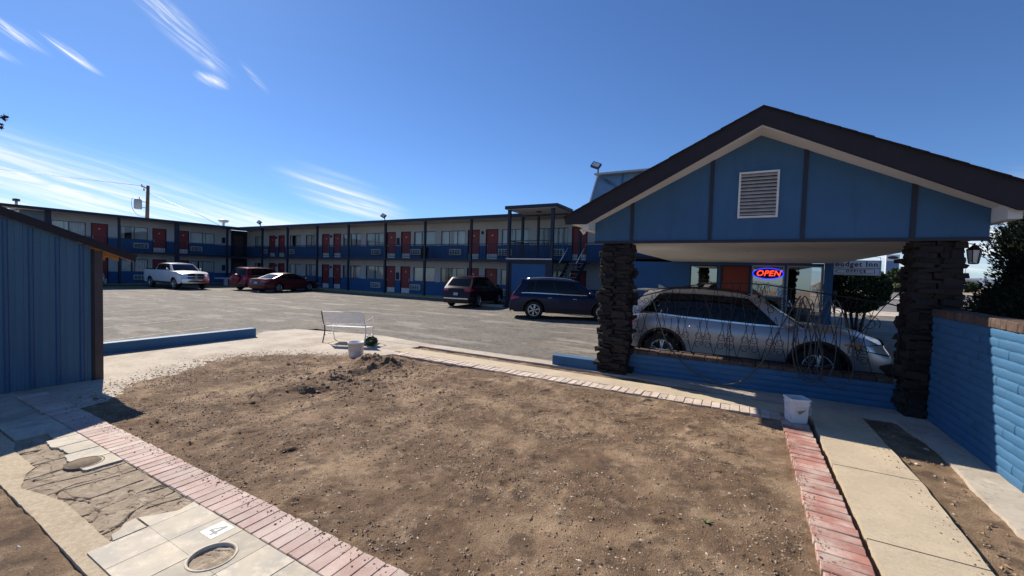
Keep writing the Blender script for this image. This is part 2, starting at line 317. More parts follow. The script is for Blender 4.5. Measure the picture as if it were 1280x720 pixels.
# fractal value noise on arrays
def vnoise(x, y, seed):
    r = np.random.default_rng(seed).random((256, 256)); xi = np.floor(x).astype(int); yi = np.floor(y).astype(int); fx = x - xi; fy = y - yi
    fx = fx * fx * (3 - 2 * fx); fy = fy * fy * (3 - 2 * fy); a = r[xi % 256, yi % 256]; b = r[(xi + 1) % 256, yi % 256]; c = r[xi % 256, (yi + 1) % 256]; d = r[(xi + 1) % 256, (yi + 1) % 256]
    return (a * (1 - fx) + b * fx) * (1 - fy) + (c * (1 - fx) + d * fx) * fy
def fbm(x, y, f, o, seed, gain=.5):
    t = 0; a = 1; s = 0
    for i in range(o): t = t + a * (vnoise(x * f + 31.7 * i + 100, y * f + 17.3 * i + 100, seed + i) - .5); s += a; a *= gain; f *= 2.03
    return t / s * 2
def heightmesh(name, xs, ys, Z, m, keep=None, kind='structure'):
    nx, ny = len(xs), len(ys); X, Y = np.meshgrid(xs, ys); co = np.stack([X, Y, Z], -1).reshape(-1, 3)
    i = np.arange(nx - 1)[None, :] + nx * np.arange(ny - 1)[:, None]; q = np.stack([i, i + 1, i + 1 + nx, i + nx], -1).reshape(-1, 4)
    if keep is not None: q = q[keep.reshape(-1)]
    me = bpy.data.meshes.new(name); me.vertices.add(len(co)); me.vertices.foreach_set('co', co.ravel().astype(np.float32))
    me.loops.add(q.size); me.loops.foreach_set('vertex_index', q.ravel().astype(np.int32)); me.polygons.add(len(q))
    me.polygons.foreach_set('loop_start', np.arange(0, q.size, 4, dtype=np.int32)); me.polygons.foreach_set('loop_total', np.full(len(q), 4, dtype=np.int32))
    me.polygons.foreach_set('use_smooth', np.ones(len(q), bool)); me.update(calc_edges=True); me.materials.append(m)
    return link(name, me, kind=kind)
def polysheet(poly, z0, z1):   # closed slab with irregular outline
    b = MB(); n = len(poly); b.add([(x, y, z1) for x, y in poly] + [(x, y, z0) for x, y in poly], [tuple(range(n))] + [(i, i + n, (i + 1) % n + n, (i + 1) % n) for i in range(n)]); return b
def inpoly(x, y, poly):
    r = np.zeros(np.shape(x), bool); n = len(poly)
    for i in range(n):
        x0, y0 = poly[i]; x1, y1 = poly[(i + 1) % n]
        c = ((y0 > y) != (y1 > y)) & (x < (x1 - x0) * (y - y0) / ((y1 - y0) or 1e-9) + x0); r ^= c
    return r
def rag(p0, p1, n, amp):
    p0 = Vector(p0); p1 = Vector(p1); d = p1 - p0; nrm = Vector((-d.y, d.x)).normalized()
    return [tuple(p0 + d * (i / n) + nrm * (random.uniform(-amp, amp) if 0 < i < n else 0)) for i in range(n)]
def ragpoly(pts, amp, step=.12):
    out = []
    for i in range(len(pts)):
        a, b = pts[i], pts[(i + 1) % len(pts)]; n = max(1, int(math.dist(a, b) / step)); out += rag(a, b, n, amp)
    return out

# ================================================================== THE SETTING
b = MB(); b.quad((-900, -60, -.12), (1500, -60, -.12), (1500, 3000, -.12), (-900, 3000, -.12)); struct('ground', b, M['sand'])
b = MB()
for (x0, x1, y0, y1) in ((-46, -11.62, -12, 22.3), (-11.62, 12, 8.36, 22.3)): b.box(x0, x1, y0, y1, -.3, 0)
b.box(2.0, 40, 22.3, 32, -.3, -.002); struct('parking_lot', b, M['asphalt'])
b = MB(); b.box(-200, 300, 37, 120, -.3, -.05); struct('road', b, M['road'])
b = MB(); b.box(-200, 300, 66, 72, -.3, .06); struct('median', b, M['concrete'])
b = MB(); b.box(-200, 300, 32, 37, -.3, .02); b.box(-200, 300, 120, 128, -.3, .06); struct('pavement', b, M['concrete'])
b = MB()
for k in range(30): b.box(-60 + k * 9, -57 + k * 9, 52, 52.15, -.05, -.044)
struct('lane_marking', b, M['white'])
# kerbs and planted strips along the two wings
b = MB(); b.box(-43.2, 1.2, 22.3, 22.42, -.1, .13); b.box(-43.0, -42.88, -6, 22.3, -.1, .13); struct('kerb', b, M['kerb'])
b = MB(); b.box(-52, 1.2, 22.42, 30, -.2, .08); b.box(-52, -43.0, -6, 22.42, -.2, .08); struct('walkway', b, M['concrete'])
# courtyard: dirt with real relief
APR = [(-11.62, -4), (-11.62, 6.45), (-12.1, 7.0), (-12.0, 7.9), (-10.7, 8.25), (-9.0, 8.65), (-7.2, 8.42), (-7.06, 7.9), (-7.12, 7.6), (-7.1, 7.3), (-6.85, 7.05), (-7.05, 6.45), (-7.6, 5.96), (-8.2, 5.64), (-8.75, 5.2),
       (-9.06, 4.53), (-8.84, 4.06), (-8.45, 3.4), (-8.2, 2.92), (-7.85, 2.58), (-7.6, 2.3), (-7.45, 1.95), (-7.45, -4)]
RUN = [q for i in range(11, 21) for q in rag(APR[i], APR[i + 1], max(1, int(math.dist(APR[i], APR[i + 1]) / .1)), .04)]
APR = APR[:11] + RUN + APR[21:]
xs = np.linspace(-9.9, .58, 640); ys = np.linspace(1.9, 6.9, 320); X, Y = np.meshgrid(xs, ys)
Z = -.035 + .022 * fbm(X, Y, .7, 3, 3) + .020 * fbm(X, Y, 3.0, 4, 11) + .012 * fbm(X, Y, 11, 4, 21, .6)
rd = np.abs(fbm(X * .9 + Y * .5, Y * 1.3 - X * .3, 1.6, 4, 41)); Z += .012 * np.exp(-rd * 14)
def bump(cx, cy, r, h, a=0, e=1):
    ca, sa = math.cos(a), math.sin(a); dx = (X - cx) * ca + (Y - cy) * sa; dy = (-(X - cx) * sa + (Y - cy) * ca) / e
    return h * np.exp(-(dx * dx + dy * dy) / r ** 2)
lump = 1 + .9 * fbm(X, Y, 5, 4, 55, .7)
Z += (bump(-6.62, 6.0, .30, .20) + bump(-5.98, 5.95, .20, .13, .5, .6) + bump(-5.85, 5.85, .07, .05) + bump(-6.3, 5.72, .2, .12) + bump(-6.05, 6.25, .22, .11) + bump(-5.75, 5.7, .3, .07) - bump(-6.25, 5.32, .30, .13, .5, .5) + bump(-6.1, 4.75, .55, .07, .7, .45) - bump(-5.85, 4.15, .30, .13, .9, .4)
      + bump(-6.15, 4.0, .3, .05) - bump(-6.3, 3.6, .2, .06, .9, .6) - bump(-6.6, 3.4, .14, .05) + bump(-5.3, 5.2, .5, .03)) * lump
for i in range(110):   # trampled soil: shoe prints and rake scrapes
    fx_, fy_ = random.uniform(-8, .4), random.uniform(2.1, 6.7); a_ = random.uniform(-.6, 1.2); L_ = random.uniform(.07, .15); D_ = random.uniform(.008, .018)
    i0 = max(0, int((fx_ - .5 - xs[0]) / (xs[1] - xs[0]))); i1 = i0 + int(1.0 / (xs[1] - xs[0])); j0 = max(0, int((fy_ - .5 - ys[0]) / (ys[1] - ys[0]))); j1 = j0 + int(1.0 / (ys[1] - ys[0]))
    xx, yy_ = X[j0:j1, i0:i1] - fx_, Y[j0:j1, i0:i1] - fy_; u_ = xx * math.cos(a_) + yy_ * math.sin(a_); v_ = (-xx * math.sin(a_) + yy_ * math.cos(a_)) / random.uniform(.35, .6); d_ = np.hypot(u_, v_) / L_
    Z[j0:j1, i0:i1] += -D_ * np.exp(-d_ ** 4) + D_ * .8 * np.exp(-((d_ - 1.25) / .22) ** 2)
Z += .022 + .005 * fbm(X, Y, 24, 3, 121, .7) + .012 * np.maximum(0, fbm(X * .8 + Y * .25, Y * 1.6, 2.2, 3, 141))
# let the soil feather out over the broken edge of the slab
dm = np.full(X.shape, 9.)
for (ax, ay), (bx_, by_) in zip(RUN[:-1], RUN[1:]):
    L2 = max((bx_ - ax) ** 2 + (by_ - ay) ** 2, 1e-6); tt = np.clip(((X - ax) * (bx_ - ax) + (Y - ay) * (by_ - ay)) / L2, 0, 1); dm = np.minimum(dm, np.hypot(X - ax - tt * (bx_ - ax), Y - ay - tt * (by_ - ay)))
ins = inpoly(X, Y, APR); sd = np.where(ins, dm, -dm)
edge = np.clip(1 + sd / .35, 0, 1); Z = Z * (1 - edge) + edge * (.016 + .022 * fbm(X, Y, 5, 4, 131, .65)); Z -= np.where(ins, dm * .075, 0)
keep = ~inpoly((X[:-1, :-1] + X[1:, 1:]) / 2, (Y[:-1, :-1] + Y[1:, 1:]) / 2, [(-12, 1.0), (-12, 7.5), (-8.2, 7.5), (-9.1, 6.6), (-9.8, 5.0), (-9.7, 3.4), (-9.0, 2.0), (-8.9, 1.0)])
heightmesh('dirt_ground', xs, ys, Z, M['dirt'], keep)
def dirt_z(x, y):
    i = min(max(int((x - xs[0]) / (xs[1] - xs[0])), 0), len(xs) - 1); j = min(max(int((y - ys[0]) / (ys[1] - ys[0])), 0), len(ys) - 1); return Z[j, i]
for nm, (x0, x1, y0, y1, n1, n2, z0) in {'dirt_channel': (-7.15, 1.75, 7.6, 8.1, 300, 18, -.03), 'dirt_strip': (1.5, 2.12, 2.4, 8.0, 32, 260, -.02), 'dirt_corner': (-8, -2.2, -1.0, 1.02, 240, 90, .004)}.items():
    gx = np.linspace(x0, x1, n1); gy = np.linspace(y0, y1, n2); GX, GY = np.meshgrid(gx, gy)
    heightmesh(nm, gx, gy, z0 + .02 * fbm(GX, GY, 2.5, 3, 71) + .014 * fbm(GX, GY, 10, 4, 75, .6), M['dirt'])
struct('concrete_apron', polysheet(APR, -.2, .008), M['concrete'])
# pebbles, clods, pale chips lying in the dirt
def scatter(name, n, m, rmin, rmax, flat, fn):
    oc = np.array([(1, 0, 0), (-1, 0, 0), (0, 1, 0), (0, -1, 0), (0, 0, 1), (0, 0, -1)], float); fc = np.array([(0, 2, 4), (2, 1, 4), (1, 3, 4), (3, 0, 4), (2, 0, 5), (1, 2, 5), (3, 1, 5), (0, 3, 5)])
    V = []; Fs = []
    for i in range(n):
        x, y, z = fn(); r = rmin + (rmax - rmin) * random.random() ** 3.5
        v = oc * (rng.uniform(.6, 1.3, (6, 1))) * r * np.array([rng.uniform(.7, 1.6), rng.uniform(.6, 1.1), flat]); a = random.random() * 6.28; c, s = math.cos(a), math.sin(a)
        v = v @ np.array([(c, s, 0), (-s, c, 0), (0, 0, 1)]) + np.array([x, y, z + r * flat * .25]); V.append(v); Fs.append(fc + 6 * i)
    me = bpy.data.meshes.new(name); me.from_pydata(np.concatenate(V).tolist(), [], np.concatenate(Fs).tolist()); me.update(); me.materials.append(m); link(name, me, kind='stuff')
def in_dirt():
    while True:
        x, y = random.uniform(-8.9, .5), random.uniform(1.95, 6.75)
        if y < 3.5 and random.random() < .0: continue
        if inpoly(np.array(x), np.array(y), APR): continue
        if mnoise.noise(Vector((x * 1.3, y * 1.3, 4))) + random.uniform(-.5, .5) < -.1: continue
        return x, y, dirt_z(x, y)
def near_mound():
    while True:
        x, y = random.gauss(-6.0, .7), random.gauss(5.1, .75)
        if -8 < x < .5 and 2 < y < 6.8 and not inpoly(np.array(x), np.array(y), APR): return x, y, dirt_z(x, y)
scatter('soil_clods', 42000, M['clod'], .0025, .015, .6, in_dirt)
scatter('soil_lumps', 1300, M['clod'], .006, .042, .6, near_mound)
scatter('wood_chips', 8000, M['chip'], .0025, .014, .35, in_dirt)
def in_strip():
    return (random.uniform(1.62, 2.0), random.uniform(2.6, 7.5), -.015) if random.random() < .5 else (random.uniform(-6.5, -2.6), random.uniform(.0, .9), .006)
scatter('strip_stones', 500, M['clod'], .003, .022, .7, in_strip)
scatter('strip_pebbles', 60, M['chip'], .006, .03, .6, in_strip)
def on_apron():
    while True:
        a = random.random(); i = random.randrange(11, len(APR) - 3); x, y = APR[i]
        x += -abs(random.gauss(0, .35)); y += random.gauss(0, .2)
        if inpoly(np.array(x), np.array(y), APR): return x, y, .008
scatter('apron_grit', 3500, M['clod'], .003, .018, .6, on_apron)
# twigs
b = MB()
for i in range(70):
    x, y, z = in_dirt(); a = random.random() * 6.28; l = random.uniform(.03, .12); b.tube([(x, y, z + .008), (x + l * .5 * math.cos(a), y + l * .5 * math.sin(a), z + .016), (x + l * math.cos(a + .4), y + l * math.sin(a + .4), z + .01)], .0022, 4)
part('dry_twigs', b, M['chip'], None, kind='stuff')

t = thing('weed', 'small green weed sprouting in the dirt near the right brick edging', 'weed', (-.17, 3.63, float(dirt_z(-.17, 3.63))))
b = MB()
for i in range(26):
    a = random.random() * 6.28; l = random.uniform(.015, .05); e = random.uniform(.2, .8); p = Vector((math.cos(a) * l, math.sin(a) * l, l * e * .6)); q = Vector((-math.sin(a), math.cos(a), 0)) * .008; b.add([(0, 0, 0), p * .6 + q, p, p * .6 - q], [(0, 1, 2, 3)])
part('leaves', b, M['leaf_light'], t)
# --- brick edging: left strip, far strip, right strip
def brick_variants(name, lx, ly, h, m, k=5, jit=.004):
    out = []
    for i in range(k):
        bm = bmesh.new(); bmesh.ops.create_cube(bm, size=1)
        for v in bm.verts: v.co = Vector((v.co.x * lx, v.co.y * ly, v.co.z * h)) + Vector([random.uniform(-jit, jit) for _ in range(3)])
        bmesh.ops.bevel(bm, geom=list(bm.edges), offset=min(lx, ly, h) * .09, segments=1, affect='EDGES')
        me = bpy.data.meshes.new(name); bm.to_mesh(me); bm.free(); me.materials.append(m); out.append(me)
    return out
def bed(name, x0, x1, y0, y1, z):
    b = MB(); b.box(x0, x1, y0, y1, -.25, z); return struct(name, b, M['joint'])
ed = bed('brick_edging', -8.7, -1.2, 1.645, 1.935, .022)
vs_ = brick_variants('brick', .097, .283, .05, M['pink_brick'])
x = -8.65
while x < -1.25:
    o = link('brick', random.choice(vs_), ed, (x, 1.79 + random.uniform(-.004, .004), .010 + random.uniform(-.0015, .0015))); o.rotation_euler = (random.uniform(-.005, .005), random.uniform(-.010, .010), random.uniform(-.012, .012)); x += .104
ed = bed('brick_edging', -6.85, .53, 6.86, 7.16, .018)
vs_ = brick_variants('brick', .118, .30, .05, M['tan_brick'])
x = -6.8
while x < .5:
    o = link('brick', random.choice(vs_), ed, (x, 7.01 + random.uniform(-.012, .012), .000 + random.uniform(-.004, .004))); o.rotation_euler = (random.uniform(-.02, .02), random.uniform(-.01, .01), random.uniform(-.03, .03)); x += .128
ed = bed('brick_edging', .55, .85, 2.3, 7.14, .028)
vs_ = brick_variants('brick', .31, .106, .06, M['red_brick'])
y = 2.35
while y < 7.1:
    o = link('brick', random.choice(vs_), ed, (.70 + random.uniform(-.006, .006), y, .004 + random.uniform(-.004, .004))); o.rotation_euler = (random.uniform(-.03, .03), random.uniform(-.012, .012), -.06 + random.uniform(-.03, .03)); y += .119
def on_edges():
    k = random.random()
    if k < .4: return random.uniform(-7.8, -1.4), 1.935 - abs(random.gauss(0, .07)), .036
    if k < .7: return .54 + abs(random.gauss(0, .06)), random.uniform(2.5, 6.8), .036
    if k < .85: return random.uniform(-6.8, .4), 6.87 + abs(random.gauss(0, .09)), .026
    return 1.56 - abs(random.gauss(0, .1)), random.uniform(2.5, 7.5), .036
scatter('edge_grit', 2600, M['clod'], .002, .011, .6, on_edges)
# --- concrete walks
b = MB(); b.box(-7.1, .86, 7.17, 7.64, -.25, .022); struct('far_walk', b, M['slab'])
sl = bed('slab_bed', .93, 1.55, 2.4, 7.60, -.03)
for (y0, y1, xr0, xr1) in ((2.2, 3.97, 1.53, 1.55), (3.985, 5.42, 1.55, 1.60), (5.435, 7.62, 1.60, 1.56)):
    p = rag((.885 + (y0 - 2.2) * .008, y0), (xr0, y0), 5, .001) + rag((xr0, y0), (xr1, y1), 14, .006) + rag((xr1, y1), (.885 + (y1 - 2.2) * .008, y1), 5, .001) + rag((.885 + (y1 - 2.2) * .008, y1), (.885 + (y0 - 2.2) * .008, y0), 24, .009)
    part('slab', polysheet(p, -.2, .034), M['slab'], sl)
p = ragpoly([(-8.8, 8.02), (-3.4, 8.06), (-1.6, 8.02), (.7, 7.72), (1.6, 7.72), (2.4, 7.7), (2.4, 8.42), (-8.8, 8.42)], .012, .25); struct('wall_ribbon', polysheet(p, -.25, .012), M['concrete'])
p = ragpoly([(1.93, 7.75), (2.06, 7.0), (2.06, 6.1), (2.0, 5.2), (2.0, 2.4), (2.5, 2.4), (2.5, 7.75)], .012, .2); struct('side_ribbon', polysheet(p, -.25, .016), M['concrete'])
# --- left walk: pebble concrete, broken mortar bed with cracks, stone tiles
p = ragpoly([(-7.45, .90), (-6.4, .93), (-4.4, .93), (-2.2, .90), (-2.2, 1.05), (-3.0, 1.06), (-3.66, 1.11), (-4.6, 1.12), (-4.85, 1.08), (-5.2, 1.0), (-5.5, 1.09), (-5.62, 1.17), (-6.3, 1.17), (-6.5, 1.22), (-7.45, 1.22)], .003, .06)
struct('pebble_walk', polysheet(p, -.25, .024), M['pebble_concrete'])
gx = np.linspace(-7.45, -1.3, 1100); gy = np.linspace(.96, 1.65, 124); GX, GY = np.meshgrid(gx, gy)
wx = GX + .10 * fbm(GX, GY, 2, 3, 5); wy = GY + .07 * fbm(GX, GY, 2.5, 3, 8)
c1 = np.abs(fbm(wx * 1.3 + wy * .3, wy * .55, 2.6, 2, 90)); c2 = np.abs(fbm(wx * .5, wy * 2.0, 3.0, 2, 95)); c3 = np.abs(((wx + .05) % .29) - .145)
c4 = np.abs(fbm(wx * .9 - wy * .8, wy * 1.6 + wx * .2, 5, 3, 198)); ZZ = .017 + .003 * fbm(GX, GY, 4, 4, 15) + .006 * fbm(GX, GY, 22, 4, 19, .8) - .010 * np.exp(-(c4 / .012) ** 2) - .026 * np.exp(-(c1 / .012) ** 2) - .018 * np.exp(-(c2 / .010) ** 2) - .018 * np.exp(-(c3 / .007) ** 2) * (fbm(GX, GY, 3, 2, 33) > -.15)
ZZ = np.where(GX < -6.55, .012, ZZ)
heightmesh('mortar_bed', gx, gy, ZZ, M['mortar'])
tf = bed('tile_floor', -3.69, -3.12, 1.06, 1.63, .0295)
for q_ in ((-2.78, -1.9, 1.06, 1.63), (-3.12, -2.78, 1.06, 1.22), (-3.12, -2.78, 1.54, 1.63)): part('mortar', MB().box(*q_, -.2, .0295), M['joint'], tf)
def tile(x0, x1, y0, y1, ragged=None):
    g = .003; h_ = .001; P = [(x0 + g, y0 + h_), (x1 - g, y0 + h_), (x1 - g, y1 - h_), (x0 + g, y1 - h_)]
    if ragged: P = ragged
    part('tile', polysheet(P, -.02, .0335 + random.uniform(-.0015, .0015)), M['tile'], tf)
for i, x in enumerate(np.arange(-3.675, -1.0, .302)):
    if i > 6: break
    tile(x, x + .302, 1.312, 1.64)
    if i > 0 or 1: tile(x, x + .302, .985, 1.312)
tile(0, 0, 0, 0, [(-3.68, 1.32), (-3.68, 1.635), (-3.78, 1.64), (-3.74, 1.52), (-3.80, 1.42), (-3.88, 1.32)])
tile(0, 0, 0, 0, [(-3.69, 1.12), (-3.69, 1.305), (-3.88, 1.305), (-3.87, 1.24), (-3.80, 1.19), (-3.78, 1.14)])
ue = [(-6.62, -6.32, 1.45), (-6.31, -6.02, 1.37), (-6.01, -5.73, 1.39), (-5.72, -5.43, 1.36), (-5.42, -5.15, 1.36)]
for (a, c, y0) in ue:
    tile(0, 0, 0, 0, [(a + .004, 1.64)] + [(a + .004, y0 + random.uniform(0, .05))] + rag((a + .03, y0 + .02), (c - .004, y0 + random.uniform(-.01, .03)), 8, .009) + [(c - .004, y0 + .03), (c - .004, 1.64)])
for (a, c, y0) in ((-7.42, -7.05, 1.24), (-7.04, -6.63, 1.24)): tile(a, c, y0, 1.64)
# cut the planter hole through the tiles
cb = MB(); cb.lathe([(.140, -.3), (.140, .3)], (-2.955, 1.385, 0), n=40); cut = link('cutter', fixn(cb.mesh('cutter', None)))
for o in [x for x in tf.children if x.name.startswith('tile')]:
    vx = [v.co for v in o.data.vertices]; x0, x1, y0, y1 = min(v.x for v in vx), max(v.x for v in vx), min(v.y for v in vx), max(v.y for v in vx)
    if x0 < -2.8 and x1 > -3.1 and y1 > 1.24 and y0 < 1.53:
        bmx = bmesh.new(); bmx.from_mesh(o.data); bmesh.ops.recalc_face_normals(bmx, faces=bmx.faces)
        # underside, so that the slab is closed
        bmesh.ops.holes_fill(bmx, edges=bmx.edges, sides=12); bmesh.ops.recalc_face_normals(bmx, faces=bmx.faces); bmx.to_mesh(o.data); bmx.free()
        md = o.modifiers.new('hole', 'BOOLEAN'); md.operation = 'DIFFERENCE'; md.object = cut; md.solver = 'EXACT'
        bpy.context.view_layer.update(); me = bpy.data.meshes.new_from_object(o.evaluated_get(bpy.context.evaluated_depsgraph_get())); o.modifiers.clear(); o.data = me
bpy.data.objects.remove(cut)
# "4" tile
t = thing('number_plate', 'white plate bearing a grey number 4 set among the stone tiles', 'number plate', (-3.225, 1.545, .034))
b = MB(); b.box(-.076, .076, -.078, .078, -.01, .002); part('plate', b, M['white'], t)
part('numeral', MB().prism([(.012, -.058), (.027, -.058), (.027, -.034), (.044, -.034), (.044, -.020), (.027, -.020), (.027, .058), (.012, .058), (-.042, -.020), (-.042, -.034), (.012, -.034)], .0018, .0032, 'z'), M['four_grey'], t)
part('numeral_gap', MB().prism([(.012, -.018), (.012, .030), (-.020, -.018)], .0030, .0038, 'z'), M['white'], t)
# ring planter hole and flush lid
t = thing('ring_planter', 'round white rimmed hole in the tiles holding soil and dry leaves', 'planter', (-2.955, 1.385, .034))
b = MB(); b.lathe([(.145, -.02), (.146, .001), (.143, .005), (.135, .005), (.128, .0), (.124, -.08)], n=48, closed=True); part('rim', b, M['cream'], t)
b = MB(); b.lathe([(.0, -.050), (.06, -.046), (.125, -.052), (.125, -.08)], n=32); part('soil', b, M['soil_dark'], t)
b = MB()
for i in range(90):
    a = random.random() * 6.28; r = .11 * random.random() ** .5; x, y = r * math.cos(a), r * math.sin(a); w = random.uniform(.008, .026); h = random.uniform(-.044, -.022)
    d = random.random() * 6.28; b.add([(x, y, h), (x + w * math.cos(d), y + w * math.sin(d), h + .004), (x + w * math.cos(d + .7), y + w * math.sin(d + .7), h + random.uniform(-.004, .008))], [(0, 1, 2)])
part('leaf_litter', b, M['chip'], t, kind='stuff')
t = solo('drain_lid', MB().lathe([(0, .008), (.115, .008), (.120, .003), (.128, .003), (.132, .007), (.138, .007), (.14, -.01)], n=40), M['lid'], 'flush round brown lid between broken tiles on the left walk', 'drain cover', loc=(-5.36, 1.43, .0305))

# ================================================================== low kerbs and blue walls
def boxthing(name, dims, m, label, cat, group=None):
    b = MB(); b.box(*dims); o = solo(name, b, m, label, cat, group); md = o.modifiers.new('b', 'BEVEL'); md.width = .012; md.segments = 2; return o
boxthing('low_wall', (-11.66, -11.44, -3, 6.42, -.1, .235), M['wall_blue'], 'long low blue painted kerb wall beside the shed edging the parking lot', 'low wall')
boxthing('low_wall', (-3.48, -2.49, 8.12, 8.36, -.1, .215), M['wall_blue'], 'short low blue painted block beside the left brick pillar', 'low wall')
def slump(lx, h, d, k=4):
    out = []
    for i in range(k):
        b = MB(); n = 6; m = 5; vs = []; ph = random.random() * 9
        def fn(u, v):
            e = (1 - (2 * v - 1) ** 4) ** .5 * .012 * (1 - .3 * (2 * u - 1) ** 8); return (u * lx, -e + .003 * math.sin(9 * u + ph), v * h + .006 * math.sin(3.1 * u + ph) * math.sin(PI * v))
        b.grid(fn, [i_ / n for i_ in range(n + 1)], [j / m for j in range(m + 1)]); out.append(b.mesh('block', M['wall_blue']))
    return out
def blockwall(root, x0, x1, z1, rot, loc, bl, bh, thick):
    vs = slump(bl - .004, bh - .001, .1); nz = int(round(z1 / bh)); L = x1 - x0
    for j in range(nz):
        x = x0 - (bl / 2 if j % 2 else 0)
        while x < x1 - .05:
            xa = max(x, x0); s = min(x + bl, x1) - xa
            if s > .05:
                o = link('block', random.choice(vs), root, (xa, 0, j * bh)); o.scale.x = s / bl
            x += bl
t = thing('garden_wall', 'tall blue painted block wall with brown brick coping at the right', 'wall', (2.4, 8.12, 0), -PI / 2)
b = MB(); b.box(0, 9, .001, .24, 0, 1.5); part('core', b, M['wall_blue'], t)
blockwall(t, 0, 5.9, 1.5, 0, None, .40, .10, .2)
vs_ = brick_variants('coping_brick', .098, .29, .105, M['cap_brick'])
x = .05
while x < 5.95: o = link('coping_brick', random.choice(vs_), t, (x, .125, 1.552)); o.rotation_euler = (random.uniform(-.02, .02),) * 2 + (random.uniform(-.02, .02),); x += .102
t = thing('grille_wall', 'low blue block wall with brown brick coping under the iron grille', 'wall', (-1.97, 8.4, 0))
b = MB(); b.box(0, 4.15, .001, .2, 0, .41); part('core', b, M['wall_blue'], t)
blockwall(t, 0, 4.15, .41, 0, None, .40, .1025, .2)
vs_ = brick_variants('coping_brick', .196, .26, .075, M['cap_brick'])
x = .1
while x < 4.13: o = link('coping_brick', random.choice(vs_), t, (x, .105, .449)); o.rotation_euler = (random.uniform(-.015, .015), random.uniform(-.02, .02), random.uniform(-.02, .02)); x += .203

# ================================================================== brick pillars
def pillar(x0, x1, y0, y1, label):
    t = thing('brick_pillar', label, 'pillar', ((x0 + x1) / 2, (y0 + y1) / 2, 0), group='clinker brick pillars of the carport'); w = (x1 - x0) / 2; d = (y1 - y0) / 2
    b = MB(); b.box(-w + .03, w - .03, -d + .03, d - .03, 0, 2.60); part('core', b, M['clinker'], t)
    vv = brick_variants('brick', .235, .12, .066, M['clinker'], 8, .019); z = .035; j = 0
    while z < 2.57:
        pts = []
        for sx in (-1, 1):
            o_ = .06 * (1 if j % 2 else -1)
            pts += [((sx * (w / 2) + o_ * .5), -d + .05, 0, 0), ((sx * (w / 2) - o_ * .5), d - .05, 0, 0)]
            pts += [(sx * (w - .05), d / 2 * k + o_ * .4, PI / 2, sx) for k in (-1, 1)]
        for (px, py, a, sx) in pts:
            pr = random.choice((0, .0, .01, .02, .035, .07)) * (1.25 if a else .8); o = link('brick', random.choice(vv), t, (px + (sx * pr if a else random.uniform(-.02, .02)), py + ((-pr if py < 0 else pr) if not a else 0), z))
            o.rotation_euler = (random.uniform(-.12, .12), random.uniform(-.1, .1), a + random.uniform(-.22, .22)); sc = random.uniform(.85, 1.12); o.scale = (sc, sc, random.uniform(.8, 1.75))
        z += .073; j += 1
    return t
pillar(-2.46, -1.95, 8.1, 8.55, 'rough dark brick pillar at the left front of the carport')
pillar(2.18, 2.66, 8.1, 8.6, 'rough dark brick pillar at the right front beside the garden wall')

# ================================================================== carport (gable)
t = thing('carport', 'blue gabled carport with dark fascia boards and louvred vent', 'carport', (.16, 8, 0)); o0 = W0(t)
XL, XR, XP, ZP = -2.6, 2.87, .16, 4.36
def rz(x, zp=ZP, m=.49): return zp - m * abs(x - XP)
bat = [-1.88, -.54, .79, 2.09]; cuts = [XL] + bat + [XR]
for i in range(5):
    a, c = cuts[i], cuts[i + 1]; P = [(a + .004, 2.61), (c - .004, 2.61), (c - .004, rz(c))] + ([(XP, ZP)] if a < XP < c else []) + [(a + .004, rz(a))]
    part('gable_panel', MB().prism(P, 8.0, 8.08), M['gable_blue'], t, loc=o0, fix=True)
for x in bat: part('batten', MB().prism([(x - .03, 2.61), (x + .03, 2.61), (x + .03, rz(x + .03) - .0), (x - .03, rz(x - .03))], 7.982, 8.03), M['navy'], t, loc=o0, fix=True)
b = MB(); b.box(XL, XR, 7.975, 8.06, 2.565, 2.612); part('sill_trim', b, M['navy'], t, loc=o0)
# roof slabs with shingle edge
for s in (-1, 1):
    xe = XP + s * 3.2; P = [(XP, 4.615), (xe, 4.615 - .49 * 3.2), (xe, 4.615 - .49 * 3.2 - .15), (xe - s * .42, 4.615 - .49 * 3.2 - .15), (XP, 4.345)]
    part('fascia', MB().prism(P, 7.50, 7.545), M['dark_trim'], t, loc=o0, fix=True)
    P = [(XP, 4.605), (xe + s * .03, 4.605 - .49 * 3.23), (xe + s * .03, 4.55 - .49 * 3.23), (XP, 4.535)]
    part('roof_deck', MB().prism(P, 7.546, 19.2), M['shingle'], t, loc=o0, fix=True)
    b = MB(); k = 0; x = 0
    while x < 3.2:   # courses of shingles with a stepped edge
        z0 = 4.61 - .49 * x; b.prism([(XP + s * x, z0 + .012), (XP + s * (x + .2), z0 - .49 * .2 + .018), (XP + s * (x + .2), z0 - .49 * .2), (XP + s * x, z0)], 7.46 + random.uniform(-.01, .01), 19.22); x += .19
    part('shingle_courses', b, M['shingle'], t, loc=o0, kind='stuff', fix=True)
    P = [(XP, 4.34), (xe - s * .44, 4.34 - .49 * 2.76), (xe - s * .44, 4.30 - .49 * 2.76), (XP, 4.30)]
    part('soffit_board', MB().prism([(p[0], p[1] + .02) for p in P], 7.546, 8.0), M['soffit'], t, loc=o0, fix=True)
    xo = XL if s < 0 else XR
    b = MB(); b.box(min(xo, xo + s * .13), max(xo, xo + s * .13), 7.60, 18.7, 2.80, 3.03); part('eave_return', b, M['soffit'], t, loc=o0)
    b = MB(); b.box(min(xo + s * .132, xe), max(xo + s * .132, xe), 7.546, 18.7, 2.955 - .02, 2.975); part('eave_soffit', b, M['soffit'], t, loc=o0)
    b = MB(); b.box(min(xo, xo - s * .06), max(xo, xo - s * .06), 8.081, 18.69, 2.61, 3.0); part('side_panel', b, M['gable_blue'], t, loc=o0)
